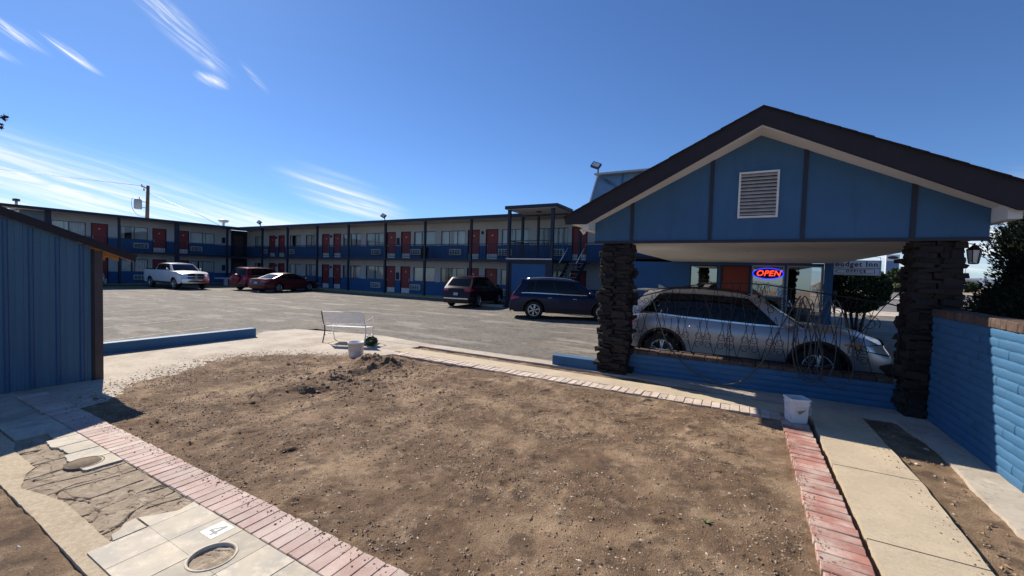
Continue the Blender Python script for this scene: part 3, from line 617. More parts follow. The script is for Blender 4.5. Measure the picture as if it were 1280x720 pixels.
b = MB(); b.box(XL, XR, 8.062, 18.69, 2.60, 2.68); part('ceiling', b, M['soffit'], t, loc=o0)
b = MB(); b.box(-.6, .1, 11, 11.3, 2.585, 2.6); part('ceiling_light', b, M['white'], t, loc=o0)
b = MB(); b.box(.2, .5, 14, 14.3, 2.58, 2.6); part('ceiling_light', b, M['white'], t, loc=o0)
for x in (XL + .1, 2.66):
    if x > 0: b = MB(); b.box(2.56, 2.80, 18.45, 18.66, 0, 2.6); part('post', b, M['motel_blue'], t, loc=o0)
v = part('vent_frame', MB().box(-.13, .445, 7.96, 8.0, 2.97, 3.0).box(-.13, .445, 7.96, 8.0, 3.70, 3.73).box(-.13, -.10, 7.96, 8.0, 3.0, 3.70).box(.415, .445, 7.96, 8.0, 3.0, 3.70), M['white'], t, loc=o0)
part('vent_back', MB().box(-.10, .415, 7.992, 7.998, 3.0, 3.70), M['dark_hole'], t, loc=o0)
for k in range(12):
    z = 3.01 + k * .0575; part('vent_slat', MB().prism([(7.961, z + .004), (7.961, z + .024), (7.990, z + .052), (7.990, z + .036)], -.10, .415, 'x'), M['vent_slat'], t, loc=o0, fix=True)
# little floodlight under the left eave
t = thing('eave_spotlight', 'white spotlight under the left eave of the carport', 'floodlight', (-2.86, 8.0, 2.78))
part('mount', MB().tube([(0, 0, .18), (0, 0, .06)], .02, 8), M['white'], t)
part('lamp_head', MB().lathe([(.02, -.06), (.03, 0), (.048, .05), (.048, .06), (0, .06)], axis='x', n=16), M['plastic_white'], t, loc=(0, 0, .04)).rotation_euler = (0, .5, .9)
# coach lantern
t = thing('coach_lantern', 'black coach lantern with glass panes on the right brick pillar', 'lantern', (2.80, 8.2, 2.38))
b = MB(); b.tube([(-.12, .05, .05), (-.06, .02, .16), (0, 0, .15)], .009, 6); part('bracket', b, M['iron'], t)
b = MB(); b.lathe([(.0, .17), (.012, .16), (.008, .145), (.03, .135), (.03, .125), (.085, .075), (.09, .07), (.0, .068)], n=6, smooth=False)
b.lathe([(.0, -.13), (.05, -.125), (.058, -.11), (.0, -.11)], n=6, smooth=False)
for k in range(6):
    a = 2 * PI * k / 6; b.tube([(.078 * math.cos(a), .078 * math.sin(a), .07), (.052 * math.cos(a), .052 * math.sin(a), -.11)], .006, 4)
part('cage', b, M['iron'], t)
for k in range(6):
    a = 2 * PI * k / 6; c = a + PI / 3; part('pane', MB().quad((.05 * math.cos(a), .05 * math.sin(a), -.105), (.05 * math.cos(c), .05 * math.sin(c), -.105), (.074 * math.cos(c), .074 * math.sin(c), .065), (.074 * math.cos(a), .074 * math.sin(a), .065)), M['lantern_glass'], t)

# ================================================================== wrought iron grille
t = thing('iron_grille', 'black wrought iron scroll grille standing on the low blue wall', 'grille', (0, 8.45, .49)); yy = 0
def top(x):  # top rail height above the wall
    f = (x + 1.92) / 4.07
    return .98 + .40 * math.sin(min(1, f * 2.2 + .03) * PI / 2) - .26 * max(0, f - .55) / .45 if f < 1 else 1.1
b = MB(); b.tube([(x, 0, top(x)) for x in np.linspace(-1.92, 2.15, 30)], .011, 6); b.tube([(-1.92, 0, .04), (2.15, 0, .04)], .010, 6); part('rail', b, M['iron'], t)
for x in (-1.92, 2.13): part('end_post', MB().box(x - .014, x + .014, -.014, .014, 0, top(x)), M['iron'], t)
for x in (-1.04, -.16, .72, 1.42): part('upright', MB().tube([(x, 0, .04), (x, 0, top(x))], .006, 5), M['iron'], t)
b = MB(); step = .376; n = int(4.05 / step)
for i in range(n):
    x0 = -1.92 + i * step; zt = .82
    b.tube([(x0, .004, .04), (x0 + step / 2, .004, zt)], .0052, 5); b.tube([(x0 + step / 2, -.004, zt), (x0 + step, -.004, .04)], .0052, 5)
    b.tube([(x0, -.006, top(x0) - .02), (x0 + step / 2, -.006, .25)], .0052, 5); b.tube([(x0 + step / 2, .006, .25), (x0 + step, .006, top(x0 + step) - .02)], .0052, 5)
part('lattice', b, M['iron'], t)
def spiral(cx, cz, r, a0, turns, d, n=26):
    return [(cx + r * (1 - .62 * k / n) * math.cos(a0 + d * turns * 6.283 * k / n), 0, cz + r * (1 - .62 * k / n) * math.sin(a0 + d * turns * 6.283 * k / n)) for k in range(n + 1)]
i = 0
for cx in [-1.73 + .376 * q for q in range(10)]:
    for cz in (.30, 1.02 if -1.5 < cx < 1.7 else .9):
        b = MB()
        for sx in (-1, 1):
            for sz in (-1, 1): b.tube(spiral(cx + sx * .075, cz + sz * .085, .072, PI if sx > 0 else 0, 1.25, sx * sz), .0052, 5)
        part('scroll', b, M['iron'], t)
b = MB(); b.tube([(1.95, 0, 1.12), (2.2, 0, 1.42)], .010, 5); b.tube([(1.58, 0, .5), (1.95, 0, 1.12)], .007, 5); b.tube(spiral(1.78, .82, .13, -.5, 1.3, 1), .006, 5); b.tube(spiral(.62, 1.18, .10, 1, 1.6, 1), .006, 5); part('corner_brace', b, M['iron'], t)
b = MB(); b.tube([(1.32, -.03, .95), (1.32, -.03, 1.26)], .012, 6); b.lathe([(0, 1.33), (.02, 1.31), (.035, 1.29), (.02, 1.27), (.03, 1.25), (.012, 1.24)], (1.32, -.03, 0), n=10); part('finial', b, M['iron'], t)
# garden hose looped over the grille
t = thing('garden_hose', 'grey garden hose hanging in loops over the iron grille', 'hose', (1.1, 8.22, 0))
def cr(P, n=8):
    out = []; P = [P[0]] + P + [P[-1]]
    for i in range(1, len(P) - 2):
        p0, p1, p2, p3 = map(Vector, P[i - 1:i + 3])
        for k in range(n):
            s = k / n; out.append(.5 * ((2 * p1) + (-p0 + p2) * s + (2 * p0 - 5 * p1 + 4 * p2 - p3) * s * s + (-p0 + 3 * p1 - 3 * p2 + p3) * s ** 3))
    out.append(Vector(P[-1])); return out
path = [(-1.55, 8.3, 1.40), (-1.5, 8.24, 1.48), (-1.44, 8.22, 1.38), (-1.25, 8.22, .83), (-.95, 8.24, .40), (-.54, 8.24, .13), (-.21, 8.24, .07), (.09, 8.24, .2), (.37, 8.22, .59), (.55, 8.22, 1.08), (.73, 8.3, 1.46), (.85, 8.36, 1.70)]
part('hose_swag', MB().tube([(p[0] - 1.1, p[1] - 8.22, p[2]) for p in cr(path)], .0125, 7), M['hose'], t)
loops = [(.86, .92, 1.66, .42, .17), (.90, 1.05, 1.70, .33, .25), (1.22, 1.15, 1.70, .36, .24), (1.30, 1.35, 1.66, .26, .33), (1.0, 1.0, 1.60, .60, .10), (.86, 1.02, 1.6, .30, .27)]
for k, (xt, xb, zt, zb, w) in enumerate(loops):
    P = []
    for i in range(34):
        a = 2 * PI * i / 34; f = (1 - math.cos(a)) / 2; zz = zb + (zt - zb) * (1 - f); ww = w * (.30 + .70 * f) * math.sin(a); P.append((xt + (xb - xt) * f + ww - 1.1, .0 + .02 * math.sin(3 * a + k) - .012 * k + .06, zz))
    part('hose_loop', MB().tube(P, .0095, 6, closed=True), M['hose'], t)

# ================================================================== buckets, bench, shrub
t = thing('square_bucket', 'square white plastic bucket with torn label and bail handle on the brick corner', 'bucket', (.715, 6.79, .036), .35); t.scale = (1.08, 1.08, 1.15)
def sqring(h, z, r=.028, n=4):
    P = []
    for (sx, sy, a0) in ((1, 1, 0), (-1, 1, PI / 2), (-1, -1, PI), (1, -1, 1.5 * PI)):
        for k in range(n + 1): a = a0 + PI / 2 * k / n; P.append((sx * (h - r) + r * math.cos(a), sy * (h - r) + r * math.sin(a), z))
    return P
def sqbucket(prof):
    b = MB(); vs = []; N = 20
    for (h, z) in prof: vs += sqring(h, z)
    fs = [tuple(range(N - 1, -1, -1))]
    for i in range(len(prof) - 1):
        for k in range(N): fs.append((i * N + k, i * N + (k + 1) % N, (i + 1) * N + (k + 1) % N, (i + 1) * N + k))
    fs.append(tuple((len(prof) - 1) * N + k for k in range(N))); b.add(vs, fs, False); return b
part('shell', sqbucket([(.090, 0), (.094, .01), (.104, .22), (.114, .222), (.114, .236), (.107, .238), (.108, .262), (.118, .264), (.118, .285), (.108, .285), (.098, .02)]), M['plastic_white'], t)
part('label_patch', MB().quad((-.06, -.1025, .12), (.07, -.1025, .12), (.075, -.107, .20), (-.065, -.107, .20)), M['white'], t)
part('torn_paper', MB().add([(-.045, -.1045, .145), (-.01, -.1045, .105), (.06, -.107, .165), (-.02, -.107, .150)], [(0, 1, 2, 3)]), M['cardboard'], t)
hd = MB(); hd.tube([(-.118, 0, .22), (-.150, -.03, .16), (-.140, -.06, .09), (-.10, -.10, .06)], .006, 6); hd.tube([(.118, 0, .22), (.150, -.03, .17), (.135, -.06, .11), (.11, -.08, .10)], .006, 6); part('handle', hd, M['white'], t)
t = thing('small_bucket', 'grey white bucket standing at the edge of the dirt near the bench', 'bucket', (-7.3, 6.22, .0))
part('shell', MB().lathe([(.145, 0), (.150, .01), (.165, .30), (.172, .30), (.172, .335), (.158, .335), (.145, .06), (0, .055)], n=28), M['plastic_white'], t)
part('handle', MB().tube([(.172 * math.cos(a), .172 * math.sin(a) * .98, .31 - .06 * abs(math.sin(a * 1))) for a in np.linspace(-.1, PI + .1, 14)], .004, 5), M['grey_metal'], t)

bt = thing('garden_bench', 'white metal garden bench with curved iron legs facing the parking lot', 'bench', (-8.86, 7.2, 0.01), math.radians(24)); BL = .55
def by(z): return -.02 - (z - .38) * .32
st = part('seat', MB().grid(lambda u, v: (u, .02 + v * .42, .40 + .015 * math.cos(v * PI)), list(np.linspace(-BL, BL, 3)), list(np.linspace(0, 1, 7))).box(-BL, BL, .43, .45, .375, .39).box(-BL, BL, .012, .03, .39, .41), M['white_metal'], bt)
b = MB(); b.tube([(-BL, by(.80), .80), (BL, by(.80), .80)], .014, 8); b.tube([(-BL, by(.46), .46), (BL, by(.46), .46)], .010, 8); bk = part('backrest', b, M['white_metal'], bt)
# lattice panel of the back: many thin bars
b = MB(); n = 46
for k in range(n):
    x = -BL + (k + .5) * 2 * BL / n; b.beam((x, by(.53), .53), (x, by(.795), .795),   .0215, .004)
for z in (.53, .60, .67, .74): b.beam((-BL, by(z) - .002, z), (BL, by(z) - .002, z), .004, .016)
part('backrest_mesh', b, M['white_metal'], bt)
b = MB()
for k in range(24):
    x = -BL + (k + .5) * 2 * BL / 24; b.lathe([(.008, -.004), (.016, 0), (.008, .004)], (x, by(.495), .495), axis='y', n=8)
part('backrest_beads', b, M['white_metal'], bt)
for s in (-1, 1):
    x = s * BL; m = M['white_metal'] if s > 0 else M['white_metal']
    part('leg', MB().tube(cr([(x, -.09, 0), (x, -.055, .1), (x, -.01, .22), (x, 0, .38), (x, by(.6), .6), (x, by(.82), .82)]), .015, 7), M['iron'] if s < 0 else m, bt)
    part('leg', MB().tube(cr([(x, .50, 0), (x, .47, .1), (x, .42, .22), (x, .42, .38)]), .014, 7), m, bt)
    part('armrest', MB().tube(cr([(x, by(.56), .56), (x, .15, .58), (x, .36, .62), (x, .46, .64)]), .013, 7).tube(cr([(x, .43, .38), (x, .46, .50), (x, .40, .62)]), .009, 6), m, bt)
    part('stretcher', MB().tube(cr([(x, -.02, .22), (x, .08, .17), (x, .2, .20), (x, .32, .17), (x, .42, .22)]), .009, 6), m, bt)
def leafball(name, c, rad, n, size, m, parent=None, squash=1, lumps=5, seed=1, fill=.55, tri=False):
    r = random.Random(seed); b = MB(); vs = []; fs = []
    lc = [Vector((r.gauss(0, 1), r.gauss(0, 1), r.gauss(0, 1))).normalized() for _ in range(lumps)]
    for i in range(n):
        d = Vector((r.gauss(0, 1), r.gauss(0, 1), r.gauss(0, 1))).normalized(); k = 1 + .16 * max([d.dot(l) for l in lc]) - .12
        q = rad * k * (fill + (1 - fill) * r.random() ** .5); p = Vector((d.x * q, d.y * q, d.z * q * squash)) + Vector(c)
        a = Vector((r.gauss(0, 1), r.gauss(0, 1), r.gauss(0, 1))).normalized(); a = (a + d * .4).normalized(); e = a.cross(Vector((r.gauss(0, 1), r.gauss(0, 1), r.gauss(0, 1)))).normalized(); s = size * r.uniform(.6, 1.3)
        j = len(vs); vs += [p - a * s, p + e * s * .45, p + a * s, p - e * s * .45]; fs.append((j, j + 1, j + 2, j + 3))
    b.add(vs, fs); return part(name, b, m, parent, kind=None)
t = thing('small_shrub', 'small round dark green shrub beside the bench leg', 'shrub', (-8.02, 7.3, 0))
leafball('foliage', (0, 0, .13), .15, 900, .025, M['leaf_green'], t, .8, seed=4); part('stem', MB().tube([(-.35, -.1, .03), (-.15, -.03, .03), (0, 0, .1)], .012, 6).tube([(0, 0, 0), (0, 0, .12)], .01, 6), M['bark'], t)

# ================================================================== shed (left)
t = thing('metal_shed', 'blue corrugated metal shed with dark roof edge at the left', 'shed', (-9.1, 0, 0)); o0 = W0(t); sl_ = .41
def sz(y): return 2.11 - sl_ * (y - 2.63)
def szz(y): return sz(y) if y > 0 else sz(-y)
ribs = [1.64, 1.88, 2.15, 2.41]; k = 1.64
while k > -2.4: k -= .255; ribs.append(k)
ribs = sorted(ribs)
pc = [-2.6] + ribs + [2.52]
for i in range(len(pc) - 1):
    a, c = pc[i], pc[i + 1]; P = [(a, .02), (c, .02), (c, szz(c))] + ([(0, szz(0))] if a < 0 < c else []) + [(a, szz(a))]
    part('wall_panel', MB().prism(P, -9.12, -9.10, 'x'), M['shed_blue'], t, loc=o0, fix=True)
for y in ribs:
    P = [(-9.098, y - .028), (-9.078, y - .015), (-9.078, y + .015), (-9.098, y + .028)]; part('rib', MB().prism(P, .02, szz(y) - .02, 'z'), M['shed_rib'], t, loc=o0, fix=True)
b = MB()
for i in range(len(pc) - 1):
    for f in (1 / 3, 2 / 3): y = pc[i] + (pc[i + 1] - pc[i]) * f; b.prism([(-9.0995, y - .012), (-9.094, y - .004), (-9.094, y + .004), (-9.0995, y + .012)], .02, szz(y) - .02, 'z')
part('minor_ribs', b, M['shed_blue'], t, loc=o0, fix=True)
part('corner_trim', MB().box(-9.125, -9.085, 2.52, 2.56, 0, 2.12), M['dark_trim'], t, loc=o0); part('corner_trim', MB().box(-9.20, -9.088, 2.561, 2.66, 0, 2.10), M['brown_trim'], t, loc=o0)
part('side_wall', MB().box(-12.5, -9.2, 2.56, 2.63, 0, 2.10), M['shed_blue'], t, loc=o0)
for s in (1, -1):
    P = [(0, szz(0) + .10), (s * 3.05, sz(3.05) + .10), (s * 3.05, sz(3.05) - .0), (0, szz(0) - .0)]
    part('fascia', MB().prism(P, -9.03, -8.995, 'x'), M['dark_trim'], t, loc=o0, fix=True)
    P = [(0, szz(0) + .12), (s * 3.07, sz(3.07) + .12), (s * 3.07, sz(3.07) + .09), (0, szz(0) + .09)]
    part('roof_sheet', MB().prism(P, -12.6, -8.99, 'x'), M['dark_trim'], t, loc=o0, fix=True)
    for k in range(6):
        xx = -9.07 - k * .6; part('rafter', MB().prism([(s * 2.57, sz(2.57) + .0), (s * 3.04, sz(3.04) + .0), (s * 3.04, sz(3.04) + .09), (s * 2.57, sz(2.57) + .09)], xx - .04, xx, 'x'), M['raw_wood'], t, loc=o0, fix=True)
part('sheathing', MB().prism([(2.53, sz(2.53) + .085), (3.03, sz(3.03) + .085), (3.03, sz(3.03) + .098), (2.53, sz(2.53) + .098)], -12.5, -9.04, 'x'), M['raw_wood'], t, loc=o0, fix=True)

# ================================================================== motel wings
def wallgrid(u0, u1, v, z0, z1, holes, th=.14):
    b = MB(); us = sorted({u0, u1} | {min(max(h[k], u0), u1) for h in holes for k in (0, 1)}); zs = sorted({z0, z1} | {min(max(h[k], z0), z1) for h in holes for k in (2, 3)})
    for i in range(len(us) - 1):
        for j in range(len(zs) - 1):
            cu, cz = (us[i] + us[i + 1]) / 2, (zs[j] + zs[j + 1]) / 2
            if us[i + 1] - us[i] < 1e-4 or zs[j + 1] - zs[j] < 1e-4: continue
            if any(h[0] < cu < h[1] and h[2] < cz < h[3] for h in holes): continue
            b.box(us[i], us[i + 1], v, v + th, zs[j], zs[j + 1])
    return b
cache = {}
def door_mesh(root, u0, u1, v, z0, hs, m='red_door'):
    d = part('door', MB().box(u0, u1, v + .05, v + .09, z0, z0 + 2.03), M[m], root)
    part('kick_plate', MB().box(u0 + .03, u1 - .03, v + .044, v + .05, z0 + .03, z0 + .40), M['white'], d)
    xh = u1 - .07 if hs else u0 + .07; part('handle', MB().box(xh - .02, xh + .02, v + .02, v + .05, z0 + .9, z0 + 1.1), M['alu'], d)
    um = (u0 + u1) / 2; part('number_plate', MB().box(um - .05, um + .05, v + .044, v + .05, z0 + 1.62, z0 + 1.70), M['white'], d)
    part('door_frame', MB().box(u0 - .05, u0, v - .01, v + .1, z0, z0 + 2.08).box(u1, u1 + .05, v - .01, v + .1, z0, z0 + 2.08).box(u0, u1, v - .01, v + .1, z0 + 2.03, z0 + 2.08), M['navy'], d)
def window_mesh(root, u0, u1, v, z0, z1, seed, open_=False):
    b = MB(); b.box(u0, u1, v + .02, v + .07, z0, z0 + .04).box(u0, u1, v + .02, v + .07, z1 - .04, z1).box(u0, u0 + .04, v + .02, v + .07, z0 + .04, z1 - .04).box(u1 - .04, u1, v + .02, v + .07, z0 + .04, z1 - .04)
    n = max(1, int(round((u1 - u0) / .85)))
    for k in range(1, n): u = u0 + (u1 - u0) * k / n; b.box(u - .02, u + .02, v + .025, v + .065, z0 + .04, z1 - .04)
    w = part('window', b, M['grey_frame'], root)
    for k in range(n):
        a = u0 + (u1 - u0) * k / n + .02; c = u0 + (u1 - u0) * (k + 1) / n - .02; part('pane', MB().quad((a, v + .045, z0 + .04), (c, v + .045, z0 + .04), (c, v + .045, z1 - .04), (a, v + .045, z1 - .04)), M['glass'], w)
    r = random.Random(seed); us = [u0 + .02]; gap = (u0 + u1) / 2 + r.uniform(-.3, .3)
    b = MB(); N = int((u1 - u0) / .03)
    for (s, e) in (((u0 + .02), gap - (r.choice((.04, .12, .04, .45)))), (gap + .0, u1 - .02)):
        if e - s < .1: continue
        n2 = max(4, int((e - s) / .028)); ph = r.random() * 6
        b.grid(lambda u, z: (u, v + .13 + .035 * math.sin((u) * 46 + ph + .8 * math.sin(u * 9)), z), list(np.linspace(s, e, n2)), [z0, z1])
    part('curtain', b, M['curtain'], w)
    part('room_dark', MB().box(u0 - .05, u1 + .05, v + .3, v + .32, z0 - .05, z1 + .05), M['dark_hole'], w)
def ac_unit(root, u0, u1, v, z0=.30, z1=.74):
    a = part('air_conditioner', MB().box(u0, u1, v - .14, v + .05, z0, z1), M['ac'], root); w = u1 - u0; b = MB()
    nx, nz = 4, 3
    for i in range(nx):
        for j in range(nz):
            x0 = u0 + .05 + i * (w - .1) / nx; x1 = x0 + (w - .1) / nx - .04; q0 = z0 + .05 + j * (z1 - z0 - .1) / nz; q1 = q0 + (z1 - z0 - .1) / nz - .035; b.box(x0, x1, v - .144, v - .138, q0, q1)
    part('grille', b, M['dark_hole'], a)
def wing(root, u0, u1, doors, wins, acs, posts, depth, thick=(), extra_posts=(), gap_rail=None, lights=(), eave=.35):
    v = 1.5; F2 = 2.75; seed = [0]
    for fl, zf in ((0, .08), (1, F2)):
        holes = [(a, c, zf - .1, zf + 2.03) for (a, c, h) in doors] + [(a, c, zf + .98, zf + 2.05) for (a, c) in wins]
        cuts_ = [u0] + [k for (a, c, h) in sorted(doors) for k in (a, c)] + [u1]
        for q in range(0, len(cuts_), 2):
            if cuts_[q + 1] - cuts_[q] > .02: part('lower_wall', MB().box(cuts_[q], cuts_[q + 1], v, v + .14, zf - .05, zf + .98), M['motel_blue'], root, label='blue painted lower band of wall')
        part('upper_wall', wallgrid(u0, u1, v, zf + .98, zf + (2.47 if fl == 0 else 2.60), holes), M['motel_white'], root, label='white painted upper band of wall')
        for (a, c, h) in doors: door_mesh(root, a, c, v, zf, h)
        for k, (a, c) in enumerate(wins): window_mesh(root, a, c, v, zf + .98, zf + 2.05, k * 7 + fl)
        for (a, c) in acs: ac_unit(root, a, c, v, zf + .30, zf + .73)
    part('balcony_slab', MB().box(u0, u1, -.03, v, 2.56, 2.745), M['navy'], root)
    part('balcony_soffit', MB().box(u0, u1, .1, v, 2.54, 2.558), M['motel_white'], root)
    part('soffit', MB().box(u0, u1, -eave + .05, v, 5.33, 5.36), M['motel_white'], root)
    part('roof', MB().box(u0 - .1, u1 + .1, -eave, depth, 5.361, 5.46), M['grey_metal'], root)
    part('roof_fascia', MB().box(u0 - .1, u1 + .1, -eave - .04, -eave, 5.30, 5.50), M['navy'], root)
    part('rear_block', MB().box(u0, u1, v + .35, depth, 0, 5.30), M['motel_white'], root)
    for u in posts:
        w = .16 if u in thick else .07; part('post', MB().box(u - w, u + w, -.08, .06, 0, 5.33), M['navy'], root)
    for u in extra_posts: part('post', MB().box(u - .06, u + .06, -.06, .06, 0, 5.33), M['navy'], root)
    pp = sorted([u0] + list(posts) + [u1])
    for a, c in zip(pp[:-1], pp[1:]):
        if gap_rail and a < (gap_rail[0] + gap_rail[1]) / 2 < c and False: continue
        if c - a < .4: continue
        r = part('railing', MB().box(a + .05, c - .05, -.02, .02, 3.70, 3.74).box(a + .05, c - .05, -.015, .015, 2.84, 2.87), M['navy'], root); b = MB(); x = a + .1
        while x < c - .08: b.box(x - .008, x + .008, -.008, .008, 2.87, 3.70); x += .115
        part('balusters', b, M['navy'], r, kind='stuff')
# long wing: local x = world X, y = inward (+Y)
lw = thing('motel_wing', 'long two storey blue and white motel wing with red doors behind the parking lot', 'motel', (0, 22.5, 0))
Ld = [(-40.6, -39.7, 1), (-39.1, -38.2, 0), (-32.65, -31.75, 1), (-31.15, -30.25, 0), (-24.8, -23.9, 0), (-23.25, -22.35, 1), (-16.95, -16.05, 1), (-15.45, -14.55, 0), (-9.2, -8.3, 1)]
Lw = [(-43.1, -42.0), (-37.4, -35.7), (-35.0, -33.5), (-29.95, -29.4), (-29.05, -27.75), (-27.15, -25.15), (-21.98, -19.87), (-19.36, -17.2), (-14.24, -12.19), (-11.51, -9.5)]
La = [(-41.5, -40.9), (-37.4, -36.6), (-26.4, -25.4), (-22.2, -21.2), (-18.5, -17.5), (-14.4, -13.4), (-10.6, -9.7)]
wing(lw, -44.5, 1.5, Ld, Lw, La, [-39.18, -35.34, -31.27, -27.43, -23.4, -19.57, -15.66, -11.86, -8.19, -4.2, -.3], 7.5, extra_posts=(-10.81,))
part('recess_shade_panel', MB().box(-45.2, -44.51, .0, 4, 0, 5.3), M['navy'], lw)  # flat panel; shade of the corner recess put into its dark navy
part('stair_door', MB().box(-44.51, -44.46, .25, 1.1, 2.76, 4.8).box(-44.51, -44.46, .25, 1.1, .08, 2.1), M['brown_trim'], lw)
rwg = thing('motel_wing', 'left two storey motel wing with red doors behind the white pickup', 'motel', (-43.0, 0, 0), PI / 2)
Rd = [(12.4, 13.3, 0), (16.25, 17.15, 0), (18.1, 18.85, 1), ]
Rw = [(10.24, 12.07), (14.13, 15.9), (18.98 + .05, 21.0)]
Ra = [(11.6, 12.2), (14.9, 15.9), (19.0, 19.9)]
wing(rwg, 8.7, 22.465, Rd, Rw, Ra, [9.72, 13.55, 17.36, 21.38], 7.5, thick=(9.72, 17.36))
part('end_wall', MB().box(8.66, 9.74, 1.3, 1.48, 2.8, 5.3), M['mansard'], rwg)
part('roof_overhang', MB().box(-3.0, 8.59, -.35, 1.4, 5.361, 5.46), M['grey_metal'], rwg); part('overhang_fascia', MB().box(-3.0, 8.59, -.39, -.35, 5.30, 5.50), M['navy'], rwg); part('overhang_soffit', MB().box(-3, 8.69, -.3, 1.35, 5.33, 5.358), M['motel_white'], rwg)
for u, zf in ((21.78, .08), (21.78, 2.75)): part('wall_lamp', MB().box(u - .14, u + .14, 1.42, 1.49, zf + 1.2, zf + 1.75), M['navy'], rwg)
for u, zf in ((-23.57, .08), (-23.57, 2.75)): part('wall_lamp', MB().box(u - .12, u + .12, 1.40, 1.49, zf + 1.05, zf + 1.6), M['navy'], lw)
t = thing('trash_bin', 'black bin standing on the upper balcony of the long wing between two windows', 'bin', (-20.3, 23.3, 2.75)); part('shell', MB().lathe([(.24, 0), (.28, .75), (.29, .76), (.29, .80), (.25, .82), (.1, .92), (0, .93)], n=16), M['black_plastic'], t)
for k, (uu, zf) in enumerate(((-39.4, .08), (-39.4, 2.75), (-31.45, .08), (-31.45, 2.75), (-15.75, 2.75))): part('wall_lamp', MB().box(uu - .07, uu + .07, 1.40, 1.49, zf + 1.75, zf + 1.95), M['navy'], lw)
# landing, its canopy and stairs
t = thing('stair_landing', 'projecting motel landing with flat canopy and open stairs behind the navy car', 'staircase', (-10, 20, 0)); o0 = W0(t)
part('canopy', MB().box(-11.62, -8.5, 19.85, 22.1, 5.40, 5.58), M['navy'], t, loc=o0); part('canopy_soffit', MB().box(-11.55, -8.57, 19.92, 22.1, 5.375, 5.398), M['motel_white'], t, loc=o0)
part('canopy_lamp', MB().lathe([(0, 5.33), (.14, 5.335), (.16, 5.374)], (-10.1, 21, 0), n=16), M['navy'], t, loc=o0)
part('landing_edge', MB().box(-11.5, -8.75, 19.91, 19.95, 2.66, 2.72), M['white'], t, loc=o0); part('landing_slab', MB().box(-11.5, -8.75, 19.95, 22.46, 2.55, 2.70), M['navy'], t, loc=o0)
for x in (-11.42, -8.82): part('post', MB().box(x - .08, x + .08, 19.98, 20.14, 0, 5.375), M['navy'], t, loc=o0)
part('screen_panel', MB().box(-11.2, -9.15, 20.05, 20.12, .1, 2.42), M['motel_blue'], t, loc=o0); part('screen_frame', MB().box(-11.34, -11.2, 20.03, 20.14, 0, 2.55).box(-9.15, -8.9, 20.03, 20.14, 0, 2.55).box(-11.2, -9.15, 20.03, 20.14, 2.42, 2.55), M['navy'], t, loc=o0)
r = part('railing', MB().box(-11.34, -8.9, 20.03, 20.07, 3.66, 3.70).box(-11.42, -11.38, 20.14, 22.4, 3.66, 3.70), M['navy'], t, loc=o0); b = MB()
for x in np.arange(-11.3, -8.9, .115): b.box(x - .008, x + .008, 20.04, 20.056, 2.70, 3.66)
for y in np.arange(20.2, 22.4, .115): b.box(-11.41, -11.394, y - .008, y + .008, 2.70, 3.66)
part('balusters', b, M['navy'], r, kind='stuff')
for k in range(13):
    z = .2 + k * .198; y = 18.9 + k * .275; part('stair_tread', MB().box(-8.72, -7.78, y, y + .29, z - .045, z), M['tread'], t, loc=o0)
for x in (-8.74, -7.76): part('stringer', MB().beam((x, 18.85, .05), (x, 22.35, 2.6), .05, .22), M['navy'], t, loc=o0)
for x in (-8.74, -7.76): part('handrail', MB().tube([(x, 18.9, 1.05), (x, 20.9, 2.50)], .016, 8).tube([(x, 18.9, 1.05), (x, 18.9, .1)], .02, 8), M['navy'], t, loc=o0)
for x in (-8.74, -7.76): part('handrail', MB().tube([(x, 20.9, 2.52), (x, 22.1, 3.40)], .022, 8), M['white_metal'], t, loc=o0)
# mansard sign parapet on the roof
t = thing('roof_parapet', 'blue grey mansard parapet on the motel roof behind the carport gable', 'parapet', (-7, 22.6, 5.46)); o0 = W0(t)
b = MB(); b.add([(-7.75, 22.4, 5.46), (2, 22.4, 5.46), (2, 22.9, 7.5), (-7.38, 22.9, 7.5), (-7.75, 26, 5.46), (2, 26, 5.46), (2, 25.6, 7.5), (-7.38, 25.6, 7.5)], [(0, 1, 2, 3), (1, 5, 6, 2), (5, 4, 7, 6), (4, 0, 3, 7), (3, 2, 6, 7)]); part('panel', b, M['mansard'], t, loc=o0)
part('cap_rail', MB().box(-7.5, 2.05, 22.55, 25.7, 7.5, 7.6), M['grey_metal'], t, loc=o0)
for x in (-6.0, -4.0, -2.0): part('seam_strip', MB().beam((x, 22.39, 5.5), (x + .02, 22.88, 7.48), .10, .03), M['mansard_dark'], t, loc=o0)
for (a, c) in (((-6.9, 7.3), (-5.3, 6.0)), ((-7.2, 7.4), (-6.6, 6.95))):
    part('painted_shadow_strip', MB().beam((a[0], 22.37 + (a[1] - 5.46) * .245, a[1]), (c[0], 22.37 + (c[1] - 5.46) * .245, c[1]), .16, .03), M['mansard_dark'], t, loc=o0)  # diagonal frame shadows painted as darker blue strips on the panel
part('corner_flashing', MB().beam((-7.77, 22.38, 5.5), (-7.42, 22.86, 7.45), .06), M['white'], t, loc=o0)
def flood(x, y, z, label, s=1, up=.3, rz=0):
    t = thing('floodlight', label, 'floodlight', (x, y, z), rz, group=None)
    part('bracket', MB().tube([(0, 0, 0), (0, 0, up * s)], .035 * s, 8), M['navy'], t)
    o = part('lamp_head', MB().box(-.22 * s, .22 * s, -.06 * s, .06 * s, -.16 * s, .16 * s), M['dark_trim'], t, loc=(-.1 * s, -.05, up * s + .1 * s)); o.rotation_euler = (-.6, .4, 0)
    g = part('lens', MB().box(-.17 * s, .17 * s, -.066 * s, -.061 * s, -.12 * s, .12 * s), M['white'], o)
flood(-7.38, 22.85, 7.6, 'floodlight on the top left corner of the roof parapet', 1.15, .32)
